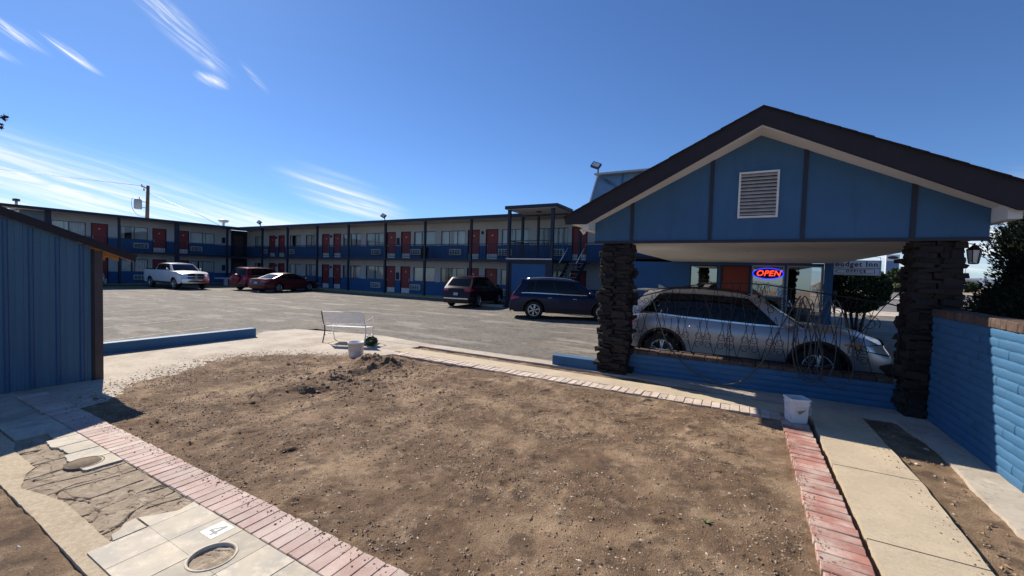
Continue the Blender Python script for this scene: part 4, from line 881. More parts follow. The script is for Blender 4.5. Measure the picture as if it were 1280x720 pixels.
flood(-39.0, 22.2, 5.5, 'small floodlight on the motel roof near the inner corner', 1.0, .25)
flood(-23.2, 22.2, 5.5, 'small floodlight on the motel roof edge at mid wing', .9, .25)
t = thing('roof_vent', 'white mushroom shaped vent on the left wing roof near the corner', 'roof vent', (-43.3, 21.2, 5.5)); part('stalk', MB().lathe([(.10, 0), (.10, .3)], n=12), M['white'], t); part('cap', MB().lathe([(.1, .28), (.32, .36), (.46, .52), (.46, .56), (.3, .62), (0, .64)], n=20), M['white_metal'], t)
t = thing('roof_vent', 'short dark capped vent pipe at the far left of the roof', 'roof vent', (-43.6, 8.4, 5.5)); part('stalk', MB().lathe([(.07, 0), (.07, .3)], n=10), M['grey_metal'], t); part('cap', MB().lathe([(.16, .3), (.18, .32), (.18, .46), (0, .5)], n=10), M['brown_trim'], t)
# utility pole
t = thing('utility_pole', 'leaning wooden utility pole with grey transformer behind the left wing', 'utility pole', (-55, 19.55, 0))
part('pole', MB().tube([(0, -.25, 0), (0, 0, 5), (0, .12, 9.9)], [.20, .18, .14], 10), M['wood_pole'], t)
tr = part('transformer', MB().lathe([(.30, 7.35), (.33, 7.4), (.33, 8.25), (.28, 8.35), (0, 8.38)], (0, -.72, 0), n=18), M['grey_metal'], t); part('bushing', MB().lathe([(.05, 8.35), (.03, 8.6), (0, 8.62)], (0, -.6, 0), n=8), M['grey_metal'], tr)
part('bracket', MB().beam((0, -.45, 7.55), (0, 0, 7.55), .07).beam((0, -.45, 8.15), (0, 0, 8.15), .07), M['grey_metal'], t)
part('crossarm', MB().beam((0, -.45, 9.75), (0, .25, 9.55), .09), M['wood_pole'], t); part('insulators', MB().lathe([(.07, 9.75), (.05, 9.95), (0, 9.97)], (0, -.4, 0), n=8).lathe([(.07, 9.3), (.07, 9.55)], (0, -.22, 0), n=8), M['grey_metal'], t)
part('drop_wire', MB().tube(cr([(0, -.75, 8.5), (0, -1.2, 8.3), (0, -1.15, 7.3), (0, -.7, 6.7), (0, -.1, 6.6)]), .022, 5), M['grey_metal'], t)
t = solo('power_line', MB().tube([(-55, 19.6, 9.2), (-50, 21.9, 7.1), (-47, 23.2, 5.6)], .02, 4).tube([(-55, 19.4, 9.8), (-57, 10, 9.6), (-60, -5, 9.9)], .018, 4), M['grey_metal'], 'thin service wires running from the utility pole to the roof', 'power line')
# white board on post by the corner
t = thing('board_stand', 'white horizontal board on a short post beside the red off-road car', 'bench', (-41.0, 20.0, 0)); part('board', MB().box(-.15, .15, -.62, .62, .60, .70), M['white'], t); part('post', MB().box(-.1, .1, .15, .4, 0, .6), M['white'], t)

# ================================================================== office
t = thing('motel_office', 'blue office front with red door and glass under the carport', 'office', (0, 18.7, 0))
oh = [(-1.94, -.89, .9, 2.48), (-.80, .25, .0, 2.48), (.30, 1.36, .75, 2.50), (1.44, 2.54, .12, 2.50)]
part('wall', wallgrid(-5.3, 2.56, 0, 0, 2.59, oh, .2), M['motel_blue'], t); part('roof', MB().box(-5.3, 2.56, .2, 3.5, 2.7, 2.8), M['shingle'], t); part('side_wall', MB().box(-5.3, -5.1, .21, 3.5, 0, 2.69), M['motel_blue'], t)
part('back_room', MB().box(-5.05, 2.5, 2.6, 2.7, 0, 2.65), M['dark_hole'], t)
for k, (a, c, z0, z1) in enumerate(oh):
    if k == 1:
        d = part('door', MB().box(a + .06, c - .06, .05, .10, .05, z1 - .04), M['brick_red_door'], t); part('door_frame', MB().box(a, a + .06, -.01, .12, 0, z1).box(c - .06, c, -.01, .12, 0, z1).box(a + .06, c - .06, -.01, .12, z1 - .04, z1), M['navy'], d); part('handle', MB().tube([(c - .14, .04, 1.0), (c - .14, -.01, 1.02), (c - .14, -.01, 1.2), (c - .14, .04, 1.22)], .014, 6), M['alu'], d); continue
    w = part('window', MB().box(a, a + .045, .02, .1, z0, z1).box(c - .045, c, .02, .1, z0, z1).box(a + .045, c - .045, .02, .1, z0, z0 + .045).box(a + .045, c - .045, .02, .1, z1 - .045, z1), M['alu'] if k != 0 else M['navy'], t)
    part('pane', MB().quad((a + .045, .06, z0 + .045), (c - .045, .06, z0 + .045), (c - .045, .06, z1 - .045), (a + .045, .06, z1 - .045)), M['office_glass'], w)
t = thing('open_sign', 'neon OPEN sign with red letters inside a blue oval in the office window', 'sign', (.83, 18.70, 2.19))
me = text_mesh('OPEN', .30, .008, shear=.25, spacing=1.05, bold=.004); me.materials.append(M['neon_red']); o = link('lettering', me, t, (0, .0, 0)); o.rotation_euler = (PI / 2, 0, 0)
part('oval', MB().tube([(.50 * math.cos(a), 0, .20 * math.sin(a)) for a in np.linspace(0, 2 * PI, 40)[:-1]], .018, 6, closed=True), M['neon_blue'], t)
part('backing', MB().lathe([(0, .045), (.5, .045), (.5, .05), (0, .05)], axis='y', n=32), M['dark_hole'], t).scale = (1, 1, .42)
# Budget Inn OFFICE sign
t = thing('office_sign', 'white box sign reading Budget Inn OFFICE beside the carport', 'sign', (3.50, 18.9, 2.47)); b = MB()
part('cabinet', MB().box(-.66, .66, 0, .18, -.24, .24), M['sign_white'], t)
part('frame', MB().box(-.69, .69, -.02, .2, -.265, -.241).box(-.69, .69, -.02, .2, .241, .265).box(-.69, -.661, -.02, .2, -.241, .241).box(.661, .69, -.02, .2, -.241, .241), M['grey_metal'], t)
for (s_, sz_, z, mt) in (('Budget Inn', .24, .12, 'ink'), ('OFFICE', .125, -.125, 'ink')):
    me = text_mesh(s_, sz_, .002, spacing=1.15 if s_ != 'OFFICE' else 1.5, bold=.006); me.materials.append(M[mt]); o = link('lettering', me, t, (0, -.004, z)); o.rotation_euler = (PI / 2, 0, 0)
part('rule', MB().box(-.65, .65, -.006, -.001, -.02, -.005), M['ink'], t)
part('arrow_outline', MB().beam((-.48, -.004, -.06), (.52, -.004, -.06), .012).beam((-.48, -.004, -.195), (.52, -.004, -.195), .012).beam((.52, -.004, -.195), (.52, -.004, -.06), .012).beam((-.48, -.004, -.06), (-.58, -.004, -.127), .012).beam((-.58, -.004, -.127), (-.48, -.004, -.195), .012), M['brick_red_door'], t)
part('hanger', MB().tube([(-.68, .09, .15), (-.9, .09, .15)], .02, 6).tube([(-.68, .09, -.15), (-.9, .09, -.15)], .02, 6), M['grey_metal'], t)

# ================================================================== trees
t = thing('topiary_tree', 'round clipped dark green tree on several thin trunks under the office sign', 'tree', (3.75, 19.9, 0))
leafball('crown', (0, 0, 1.72), 1.0, 9000, .07, M['leaf_dark'], t, .93, 8, seed=11, fill=.6)
for (a, c) in ((-.35, -.5), (0.05, .0), (.3, .25), (-.1, .35)): part('trunk', MB().tube([(a * .5, .1 * c, 0), (a * .8, c * .3, .5), (a * 1.3, c, 1.3)], [.06, .05, .035], 7), M['bark'], t)
t = thing('conifer_tree', 'large dark conifer rising behind the blue garden wall', 'tree', (5.35, 10.3, 0)); part('trunk', MB().tube([(0, 0, 0), (0.05, 0, 2), (0, .05, 4)], [.16, .11, .04], 8), M['bark'], t)
def leaves(name, P, D, S_, m, parent):
    n = len(P); E_ = np.cross(D, rng.normal(size=(n, 3))); E_ /= np.linalg.norm(E_, axis=1)[:, None]; V = np.stack([P - D * S_[:, None] * .6, P + E_ * S_[:, None] * .3, P + D * S_[:, None], P - E_ * S_[:, None] * .3], 1).reshape(-1, 3)
    me = bpy.data.meshes.new(name); me.vertices.add(len(V)); me.vertices.foreach_set('co', V.ravel().astype(np.float32)); me.loops.add(4 * n); me.loops.foreach_set('vertex_index', np.arange(4 * n, dtype=np.int32)); me.polygons.add(n)
    me.polygons.foreach_set('loop_start', np.arange(0, 4 * n, 4, dtype=np.int32)); me.polygons.foreach_set('loop_total', np.full(n, 4, dtype=np.int32)); me.update(calc_edges=True); me.materials.append(m); return link(name, me, parent)
n = 170000; f = rng.random(n) ** 1.15; z = .2 + 5.6 * f; a = rng.random(n) * 2 * PI; inner = rng.random(n) < .3
R0 = 2.0 * (1 - f ** 1.7) * (.93 + .08 * np.sin(z * 5)) * (1 + .10 * np.sin(5 * a + z * 2) + .07 * np.sin(11 * a - 3 * z) + .05 * np.sin(23 * a + 7 * z))
q = R0 * np.where(inner, .55 + .3 * rng.random(n), .80 + .2 * rng.random(n) ** .7); P = np.stack([q * np.cos(a), q * np.sin(a), z], 1)
D = np.stack([np.cos(a), np.sin(a), 1.1 + rng.uniform(-.5, .5, n)], 1); D /= np.linalg.norm(D, axis=1)[:, None]; D += rng.uniform(-.5, .5, (n, 3)); D /= np.linalg.norm(D, axis=1)[:, None]
leaves('crown', P, D, np.where(inner, rng.uniform(.09, .15, n), rng.uniform(.025, .055, n)), M['leaf_conifer'], t)
t = thing('yellow_shrub', 'yellow green shrub at the right edge behind the wall', 'shrub', (5.2, 8.2, 0)); leafball('foliage', (0, 0, 1.75), .5, 1500, .05, M['leaf_light'], t, 1.1, seed=9); part('stem', MB().tube([(0, 0, 0), (0, 0, 1.5)], .05, 6), M['bark'], t)
# twig entering at the left
t = thing('bare_tree', 'bare branch tips with dry seed pods reaching in at the left edge', 'tree', (-13.2, -1.5, 0))
part('trunk', MB().tube([(0, 0, 0), (.1, .2, 1.8), (.3, .7, 3.2)], [.07, .05, .03], 7), M['bark'], t)
part('branch', MB().tube([(.3, .7, 3.2), (1.3, 2.2, 3.95), (2.1, 3.38, 4.22), (2.18, 3.46, 4.27)], [.025, .012, .006, .003], 5).tube([(1.6, 2.7, 4.05), (2.0, 3.4, 4.12), (2.06, 3.46, 4.16)], [.008, .005, .003], 5), M['bark'], t)
leafball('seed_pods', (2.2, 3.50, 4.31), .045, 26, .035, M['bark'], t, seed=2); leafball('seed_pods', (2.09, 3.47, 4.18), .05, 26, .035, M['bark'], t, seed=3)
# across the street
def farbush(x, y, z, r, m, name, label, cat, sq=.8, n=500):
    t = thing(name, label, cat, (x, y, 0)); leafball('crown', (0, 0, z), r, n, r * .13, m, t, sq, 6, seed=int(x * 7 + y)); part('trunk', MB().tube([(0, 0, 0), (0, 0, z)], r * .07 + .05, 6), M['bark'], t)
farbush(37.0, 150, 3.6, 3.0, M['leaf_dark'], 'street_tree', 'dark tree across the road in front of the tall white sign', 'tree', .9, 2200)
farbush(40.5, 150, 2.9, 2.6, M['leaf_light'], 'street_tree', 'olive tree across the road just left of the right pillar', 'tree', .9, 1800)
farbush(29.5, 122, .9, 2.2, M['leaf_light'], 'road_shrub', 'low yellow green shrub beside the far kerb', 'shrub', .5, 1200)
farbush(33.8, 122, .8, 1.8, M['leaf_light'], 'road_shrub', 'low olive shrub beside the far kerb nearest the right pillar', 'shrub', .5, 1200)
farbush(58, 175, 1.6, 4.0, M['leaf_dark'], 'road_shrub', 'dark low bush at the roadside seen right of the pillar', 'shrub', .4, 1500)
t = thing('sign_tower', 'tall white sign tower with dark oval emblem across the road', 'sign', (42.6, 180, 0)); part('tower', MB().box(-1.7, 1.7, -.5, .5, 0, 11.4), M['sign_white'], t); part('lower_panel', MB().box(-1.5, 1.5, -.54, -.501, 3.4, 9.3), M['sign_blue'], t)
o = part('emblem', MB().lathe([(0, -.02), (1.35, -.02), (1.35, .02)], axis='y', n=28), M['ink'], t, loc=(0, -.53, 10.4)); o.scale = (1, 1, .38)
part('slash', MB().beam((-1.2, -.56, 5.4), (1.1, -.56, 7.3), .25, .03), M['sign_white'], t)
def fbuild(x0, x1, y, h, m, label):
    t = thing('far_building', label, 'building', ((x0 + x1) / 2, y, 0)); w = (x1 - x0) / 2; part('wall', MB().box(-w, w, 0, 12, 0, h), m, t); part('roof', MB().box(-w - .3, w + .3, -.3, 12.3, h, h + .5), M['sign_white'], t)
    for k in range(5): part('window', MB().box(-w + w * .36 * k + .6, -w + w * .36 * k + w * .2 + .6, -.04, 0, .8, h * .7), M['tint'], t)
fbuild(38, 52, 210, 3.4, M['sign_blue'], 'low pale building across the road behind the street trees'); fbuild(60, 84, 240, 4.2, M['motel_white'], 'long low building with pale roof right of the pillar')
for (x, y, h, l) in ((33.0, 150, 9.0, 'thin street lamp pole left of the white sign tower'), (56.5, 170, 9.4, 'thin street lamp pole seen beside the coach lantern')):
    t = thing('street_lamp', l, 'street lamp', (x, y, 0)); part('pole', MB().tube([(0, 0, 0), (0, 0, h)], .10, 6), M['grey_metal'], t); part('lamp_arm', MB().beam((0, 0, h), (-1.6, 0, h + .2), .12, .1).box(-2.3, -1.5, -.15, .15, h + .1, h + .3), M['grey_metal'], t)
b = MB(); P = [(-600 + 60 * i, 2000 + 0 * i) for i in range(40)]
def hz(x): return 36 + 30 * mnoise.fractal(Vector((x * .0022, 3, 1)), 1, 2, 5) + 14 * math.sin(x * .004)
for i in range(90):
    x0 = -400 + i * 22; x1 = x0 + 22; b.add([(x0, 2000, 0), (x1, 2000, 0), (x1, 2200, max(4, hz(x1))), (x0, 2200, max(4, hz(x0))), (x1, 2400, 0), (x0, 2400, 0)], [(0, 1, 2, 3), (3, 2, 4, 5)])
struct('hills', b, M['hazy_hill'])
# painted lines, worn
def line(p, q, w=.10):
    p = Vector(p); q = Vector(q); d = (q - p).normalized(); n = Vector((-d.y, d.x)) * w / 2; return [p - n, p + n, q + n, q - n]
b = MB()
for (p, q) in (((-13.2, 3.4), (-14.1, 6.5)), ((-15.9, 4.3), (-16.7, 7.2)), ((-18.0, 4.8), (-18.9, 7.8)), ((-20.5, 5.2), (-21.4, 8.2)), ((-14.15, 11.83), (-13.56, 11.98)), ((-23.2, 5.6), (-24.1, 8.6))):
    b.add([(v.x, v.y, .004) for v in line(p, q)], [(0, 1, 2, 3)])
b.add([(v.x, v.y, .0045) for v in line((-40, 16.4), (-33, 17.2), .12)], [(0, 1, 2, 3)])
struct('parking_line', b, M['paint_line'])
t = boxthing('parking_stop', (-13.2, -11.4, 19.5, 19.68, 0, .14), M['concrete'], 'low concrete wheel stop between the dark red and the navy cars', 'wheel stop')

# ================================================================== cars
def interp(x, P):
    for (a, b_), (c, d) in zip(P[:-1], P[1:]):
        if x <= c: f = 0 if c == a else max(0, min(1, (x - a) / (c - a))); return b_ + (d - b_) * f
    return P[-1][1]
def sm(x, P):  # smooth curve through control points
    n = len(P)
    for i in range(n - 1):
        if x <= P[i + 1][0] or i == n - 2:
            x0, y0 = P[i]; x1, y1 = P[i + 1]; h = x1 - x0; s = max(0, min(1, (x - x0) / h))
            m0 = (P[i + 1][1] - P[i - 1][1]) / (P[i + 1][0] - P[i - 1][0]) if i > 0 else (y1 - y0) / h; m1 = (P[i + 2][1] - P[i][1]) / (P[i + 2][0] - P[i][0]) if i < n - 2 else (y1 - y0) / h
            return (2 * s ** 3 - 3 * s * s + 1) * y0 + (s ** 3 - 2 * s * s + s) * h * m0 + (-2 * s ** 3 + 3 * s * s) * y1 + (s ** 3 - s * s) * h * m1
def make_car(name, label, pm, kind, loc, hdg, K):
    t = thing(name, label, kind, loc, hdg); xr, xf, Wd, wr = K['xr'], K['xf'], K['W'], K['wr']; wb = K['wb'] / 2; P = M[pm]; clad = M['black_plastic'] if K.get('clad') else P
    sill = K['sill']; ra = wr + .075; rd = K.get('round', .62); fx = K.get('fx', .20)
    def plan(x):
        e = min(x - xr, xf - x); k = max(0, 1 - max(e, 0) / rd); amt = fx if x > 0 else K.get('rx', .13); return Wd / 2 * (1 - amt * k ** 2.4)
    def shoulder(x): return sm(x, K['shoulder'])
    def zlow(x):
        z = sill + .10 * max(0, 1 - min(x - xr, xf - x) / .35) ** 2
        for c in (-wb, wb):
            d = abs(x - c)
            if d < ra: z = max(z, wr + math.sqrt(max(0, ra * ra - d * d)))
        return z
    def lean(x, z, s):  # nose and tail profile in plan of height
        f = K['nose'] if s > 0 else K['tail']; return interp(z, f)
    def side(x, z, sg, off=0):
        zs = shoulder(x); h = max(0, min(1, (z - sill) / (zs - sill))); y = plan(x) * (.955 + .045 * math.sin(min(1, h / .55) * PI / 2) - .06 * max(0, (h - .72) / .28) ** 2)
        X = x
        if x > xf - .7: X = x + lean(x, z, 1) * ((x - (xf - .7)) / .7) ** 2
        if x < xr + .6: X = x - lean(x, z, -1) * (((xr + .6) - x) / .6) ** 2
        return Vector((X, sg * (y + off), z))
    N = 72; X = sorted(set([xr + (xf - xr) * i / N for i in range(N + 1)] + [c + ra * math.cos(PI * k / 12) for c in (-wb, wb) for k in range(13)])); V = [i / 9 for i in range(10)]
    b = MB()
    for sg in (-1, 1):
        b.grid(lambda x, v: side(x, zlow(x) + v * (shoulder(x) - zlow(x)), sg), X, V, True, sg > 0)
    def deck(x, y): # y in -1..1
        zs = shoulder(x); c = K['crown'](x) if 'crown' in K else .05; s0 = side(x, zs, 1); return Vector((s0.x + (.05 * (1 - y * y) if x > xf - .01 else 0), y * s0.y, zs + c * (1 - abs(y) ** 2.2)))
    b.grid(deck, X, [-1, -.92, -.8, -.55, -.25, 0, .25, .55, .8, .92, 1], True)
    def cap(s, y, z, off=0):
        x = xf if s > 0 else xr; zs = shoulder(x); zz = min(z, zs); p = side(x, zz, 1); c = K['crown'](x) if 'crown' in K else .05; bulge = (.10 if s > 0 else .06) * (1 - abs(y) ** 2.5)
        return Vector((p.x + s * (bulge + off), y * p.y, zz + (c * (1 - abs(y) ** 2.2) if z >= zs - 1e-6 else 0)))
    for s in (1, -1):
        x = xf if s > 0 else xr; z0, z1 = zlow(x), shoulder(x); b.grid(lambda y, v: cap(s, y, z0 + v * (z1 - z0)), [-1, -.85, -.6, -.3, 0, .3, .6, .85, 1], V, True, s < 0)
    body = part('body', b, P, t)
    # dark inner tub
    part('underbody', MB().box(xr + .12, xf - .12, -Wd / 2 + .26, Wd / 2 - .26, sill - .02, .80), M['under'], t)
    # greenhouse
    g = K['gh']; bx0, bx1, tx0, tx1 = g['b0'], g['b1'], g['t0'], g['t1']; wB = g.get('wb', Wd / 2 - .09); wT = g.get('wt', Wd / 2 - .26); H = K['H']
    def ghx(u, tt): return (bx0 + (tx0 - bx0) * tt) * (1 - u) + (bx1 + (tx1 - bx1) * tt) * u
    def gh(u, tt, sg, off=0):
        x = ghx(u, tt); xb = ghx(u, 0); zb = shoulder(min(max(xb, xr), xf)) - .01; zr = H - .05 - g.get('arch', .05) * (2 * u - 1 + g.get('sk', 0)) ** 2; w = wB + (wT - wB) * (.35 * tt + .65 * tt * tt); w *= 1 - .05 * abs(2 * u - 1) ** 3
        return Vector((x, sg * (w + off), zb + (zr - zb) * tt + 0))
    UU = [i / 24 for i in range(25)]; TT = [i / 8 for i in range(9)]
    b = MB()
    for sg in (-1, 1): b.grid(lambda u, v: gh(u, v, sg), UU, TT, True, sg > 0)
    b.grid(lambda u, y: Vector((gh(u, 1, 1).x, y * gh(u, 1, 1).y, gh(u, 1, 1).z + .045 * (1 - abs(y) ** 2.5))), UU, [-1, -.9, -.7, -.35, 0, .35, .7, .9, 1], True)
    def ghcap(u, y, v, off=0): p = gh(u, v, 1); return Vector((p.x + (1 if u > .5 else -1) * (.07 * (1 - abs(y) ** 2.2) + off), y * p.y, p.z + (.045 * (1 - abs(y) ** 2.5) if v > .999 else 0)))
    for u in (0, 1): b.grid(lambda y, v: ghcap(u, y, v), [-1, -.85, -.6, -.3, 0, .3, .6, .85, 1], TT, True, u == 0)
    part('cabin', b, P, t)
    if K.get('seats', 1): pass
    GL = M[K.get('glass', 'tint')]
    def gpatch(nm, ua, ub, ta, tb, sg, m, off=.006, shape=None, parent=t):
        bb = MB(); us = [i / 12 for i in range(13)]; vs = [i / 5 for i in range(6)]
        def f(u, v):
            tt = ta + (tb - ta) * v; a_, c_ = (ua(tt), ub(tt)) if callable(ua) else (ua, ub); return gh(a_ + (c_ - a_) * u, tt, sg, off)
        bb.grid(f, us, vs, True, sg > 0); return part(nm, bb, m, parent)
    for sg in (-1, 1):
        a0_, c0_ = g['wins'][0][0], g['wins'][-1][1]; gpatch('window_surround', (lambda q: a0_[0] + (a0_[1] - a0_[0]) * q), (lambda q: c0_[0] + (c0_[1] - c0_[0]) * q + .008), .055, .95, sg, M['black_plastic'], .003)
        for (a, c, lo, hi_) in g['wins']: gpatch('side_window', (lambda q, a=a, c=c: a[0] + (a[1] - a[0]) * q) if isinstance(a, tuple) else a, (lambda q, c=c: c[0] + (c[1] - c[0]) * q) if isinstance(a, tuple) else c, lo, hi_, sg, GL)
        if g.get('trim'): bb = MB(); a, c = g['trim'][:2]; bb.grid(lambda u, v: gh(u, g['trim'][2] + v * .05, sg, .012), list(np.linspace(a, c, 14)), [0, 1], True, sg > 0); part('window_trim', bb, M['chrome'], t)
    for u, nm in ((1, 'windscreen'), (0, 'rear_window')):
        bb = MB(); y1 = .90 if u else .84; lo, hi_ = (.06, .93) if u else g.get('rw', (.15, .88)); bb.grid(lambda y, v: ghcap(u, y, lo + (hi_ - lo) * v, .006), list(np.linspace(-y1, y1, 11)), TT, True, u == 0); part(nm, bb, M[K.get('wsglass', K.get('glass', 'tint'))], t)
    # doors: shut lines, handles
    for sg in (-1, 1):
        bb = MB()
        for xd in K['doors']:
            z0 = zlow(xd) + .06; z1 = shoulder(xd) - .02; bb.grid(lambda u, v: side(xd + u * .010, z0 + (z1 - z0) * v, sg, .0015), [-.5, .5], [i / 8 for i in range(9)], False, sg > 0)
        part('door_seam', bb, M['under'], t)
        for xd in K['handles']:
            zz = shoulder(xd) - .14; p = side(xd, zz, sg, .02); part('door_handle', MB().tube([(xd - .09, p.y - sg * .015, zz), (xd - .07, p.y, zz + .005), (xd + .07, p.y, zz + .005), (xd + .09, p.y - sg * .015, zz)], .013, 6), M[K.get('hm', 'chrome')], t)
        z0 = sill; bb = MB(); bb.grid(lambda x, v: side(x, sill - .015 + v * .13, sg, .006), list(np.linspace(-wb + ra + .02, wb - ra - .02, 12)), [0, 1], True, sg > 0); part('sill_trim', bb, M['black_plastic'], t)
        if K.get('clad'):
            for c in (-wb, wb):
                bb = MB(); bb.grid(lambda a, v: (lambda q: side(q[0], q[1], sg, .008))((c + (ra + v * .055) * math.cos(a), max(sill, wr + (ra + v * .055) * math.sin(a)))), list(np.linspace(-.15, PI + .15, 20)), [0, 1], True, sg < 0); part('arch_trim', bb, M['black_plastic'], t)
        # mirror
        mu = K['mirror']; p = side(mu, shoulder(mu) + .0, sg); part('mirror', MB().lathe([(0, -.09), (.06, -.07), (.085, 0), (.075, .06), (0, .075)], (mu, p.y + sg * .13, shoulder(mu) + .10), axis='y' if 0 else 'x', n=12).beam((mu, p.y - sg * .04, shoulder(mu) + .04), (mu, p.y + sg * .1, shoulder(mu) + .08), .06, .04), P if not K.get('chrome_mirror') else M['chrome'], t)
        if K.get('rails'): zt = gh(.5, 1, sg).z; part('roof_rail', MB().tube([tuple(gh(u, 1, sg, -.06) + Vector((0, 0, .035 + .05 * math.sin(PI * min(1, max(0, (u - .06) / .88))) ** .35))) for u in np.linspace(.06, .94, 16)], .014, 6), M[K['rails']], t)
    # wheels
    for c in (-wb, wb):
        for sg in (-1, 1):
            yo = Wd / 2 - .135; w_ = part('wheel', MB().lathe([(wr * .62, -.10), (wr * .93, -.11), (wr, -.08), (wr, .08), (wr * .93, .11), (wr * .66, .105), (wr * .62, .06), (wr * .62, -.10)], axis='y', n=28, closed=True), M['tyre'], t, loc=(c, sg * yo, wr))
            bb = MB(); q = sg; bb.lathe([(wr * .66, q * .100), (wr * .64, q * .108), (wr * .58, q * .095), (wr * .57, q * .05)], axis='y', n=28, closed=True)
            ns = K.get('spokes', 5)
            for k in range(ns):
                a = 2 * PI * k / ns + .3
                for da in ((-.10, .10) if K.get('dbl', 1) else (0,)): bb.beam((.05 * math.cos(a), q * .10, .05 * math.sin(a)), (wr * .61 * math.cos(a + da * 1.3), q * .088, wr * .61 * math.sin(a + da * 1.3)), .035, .02)
            bb.lathe([(0, q * .115), (.055, q * .112), (.07, q * .09)], axis='y', n=14); part('rim', bb, M['rim'], w_)
            part('brake_disc', MB().lathe([(0, q * .045), (wr * .6, q * .045), (wr * .6, q * .03)], axis='y', n=20), M['rim_dark'], w_)
    # lamps, grille, bumpers, plates
    def lamp(nm, s, ya, yb, za, zb, m, wrap=.0, taper=0, off=.007):
        for sg in (-1, 1):
            bb = MB()
            if ya < 1: bb.grid(lambda u, v: cap(s, sg * (ya + (yb - ya) * u), za + (zb - za) * v * (1 - taper * (1 - u)) + (zb - za) * taper * .5 * (1 - u), off), [i / 6 for i in range(7)], [i / 3 for i in range(4)], True, (s * sg) < 0)
            if wrap: x0 = (xf if s > 0 else xr); bb.grid(lambda u, v: side(x0 - s * wrap * u, za + (zb - za) * (v * (1 - .75 * u) + .55 * u), sg, off), [i / 6 for i in range(7)], [i / 3 for i in range(4)], True, (s * sg) > 0)
            part(nm, bb, m, t)
    def face(nm, s, y1, za, zb, m, off=.008, y0=None):
        bb = MB(); bb.grid(lambda y, v: cap(s, y, za + (zb - za) * v, off), list(np.linspace(-y1 if y0 is None else y0, y1, 9)), [i / 3 for i in range(4)], True, s < 0); return part(nm, bb, m, t)
    for q in K['lamps']: lamp(*q[:6], M[q[6]], *q[7:])
    for q in K['faces']: face(q[0], q[1], q[2], q[3], q[4], M[q[5]], *(q[6:]))
    return t, body, side, cap, gh
def suv(xr=-2.33, xf=2.37, W=1.86, H=1.70, wb=2.72, wr=.37, **kw):
    K = dict(xr=xr, xf=xf, W=W, H=H, wb=wb, wr=wr, sill=.30, shoulder=[(xr, 1.0), (xr + .5, 1.07), (-.9, 1.06), (.3, 1.03), (1.0, 1.03), (1.6, 1.02), (xf - .3, .97), (xf, .86)],
             crown=lambda x: .06 if x > 1 else .03, nose=[(.2, -.02), (.45, .06), (.62, .05), (.8, -.06), (1.0, -.12)], tail=[(.2, .0), (.5, .08), (.75, .03), (1.1, -.05)],
             gh=dict(b0=xr + .06, b1=1.18, t0=xr + .50, t1=.38, arch=.06, sk=.1, wins=[((.10, .15), (.235, .235), .14, .88), ((.25, .25), (.53, .53), .08, .93), ((.545, .545), (.875, .90), .07, .93)], rw=(.25, .90), trim=(.10, .9, .05)),
             doors=(-1.18 + .0, -.12, .98), handles=(-.75, .28), mirror=.92, clad=1, rails='chrome', lamps=[('taillight', -1, .62, 1.0, .80, .98, 'red_lamp', .34), ('headlight', 1, .58, 1.0, .72, .86, 'clear_lamp', .46)],
             faces=[('grille', 1, .5, .50, .74, 'black_plastic'), ('front_bumper', 1, .96, .24, .42, 'black_plastic'), ('rear_bumper', -1, .98, .24, .48, 'black_plastic'), ('licence_plate', -1, .16, .66, .80, 'plate', .012)])
    K.update(kw); return K
# silver crossover under the carport
K = suv(xr=-2.28, xf=2.36, W=1.88, H=1.69, wb=2.72, spokes=5); K['gh'].update(trim=(.12, .9, .045))
K['rails'] = 'black_plastic'; K['shoulder'] = [(-2.28, 1.02), (-1.8, 1.13), (-.9, 1.09), (.3, 1.04), (1.0, 1.03), (1.5, 1.02), (2.05, .965), (2.36, .84)]
K['lamps'] = [('taillight', -1, .6, 1.0, .86, 1.02, 'red_lamp', .36), ('headlight', 1, .56, 1.0, .70, .86, 'clear_lamp', .46), ('fog_light', 1, .66, .9, .42, .50, 'clear_lamp')]
K['faces'] += [('chrome_bar', 1, .48, .60, .64, 'chrome', .014), ('chrome_bar', 1, .48, .70, .73, 'chrome', .014)]; K['lamps'].insert(1, ('headlight_housing', 1, .53, 1.0, .675, .875, 'black_plastic', .50, 0, .004)); K['lamps'].append(('fog_surround', 1, .60, 1.0, .34, .56, 'black_plastic', .16, 0, .004))
t, *_ = make_car('parked_car', 'silver crossover parked under the carport behind the iron grille', 'silver', 'car', (-0.10, 10.2, 0), 0.0, K)
part('spoiler', MB().box(-2.08, -1.80, -.62, .62, 1.625, 1.65), M['silver'], t); part('aerial_fin', MB().prism([(-1.62, 1.68), (-1.45, 1.68), (-1.58, 1.76), (-1.63, 1.76)], -.02, .02), M['silver'], t, fix=True)
side_ = _[1]; b = MB()
for sg in (-1, 1): b.grid(lambda u, v: side_(1.72 + .24 * u, .80 + .045 * v + .02 * (1 - u), sg, .010), [0, .5, 1], [0, 1], True, sg > 0)
part('indicator', b, M['amber'], t)
# navy three-row SUV
K = suv(xr=-2.40, xf=2.45, W=1.92, H=1.73, wb=2.85, wr=.385, spokes=6); K['gh'].update(b0=-2.34, t0=-1.9, b1=1.2, t1=.40)
t, *_ = make_car('parked_car', 'navy blue family SUV with chrome window line left of the brick pillar', 'navycar', 'car', (-6.72, 17.1, 0), math.radians(25), K)
part('spoiler', MB().box(-2.12, -1.85, -.62, .62, 1.655, 1.68), M['navycar'], t)
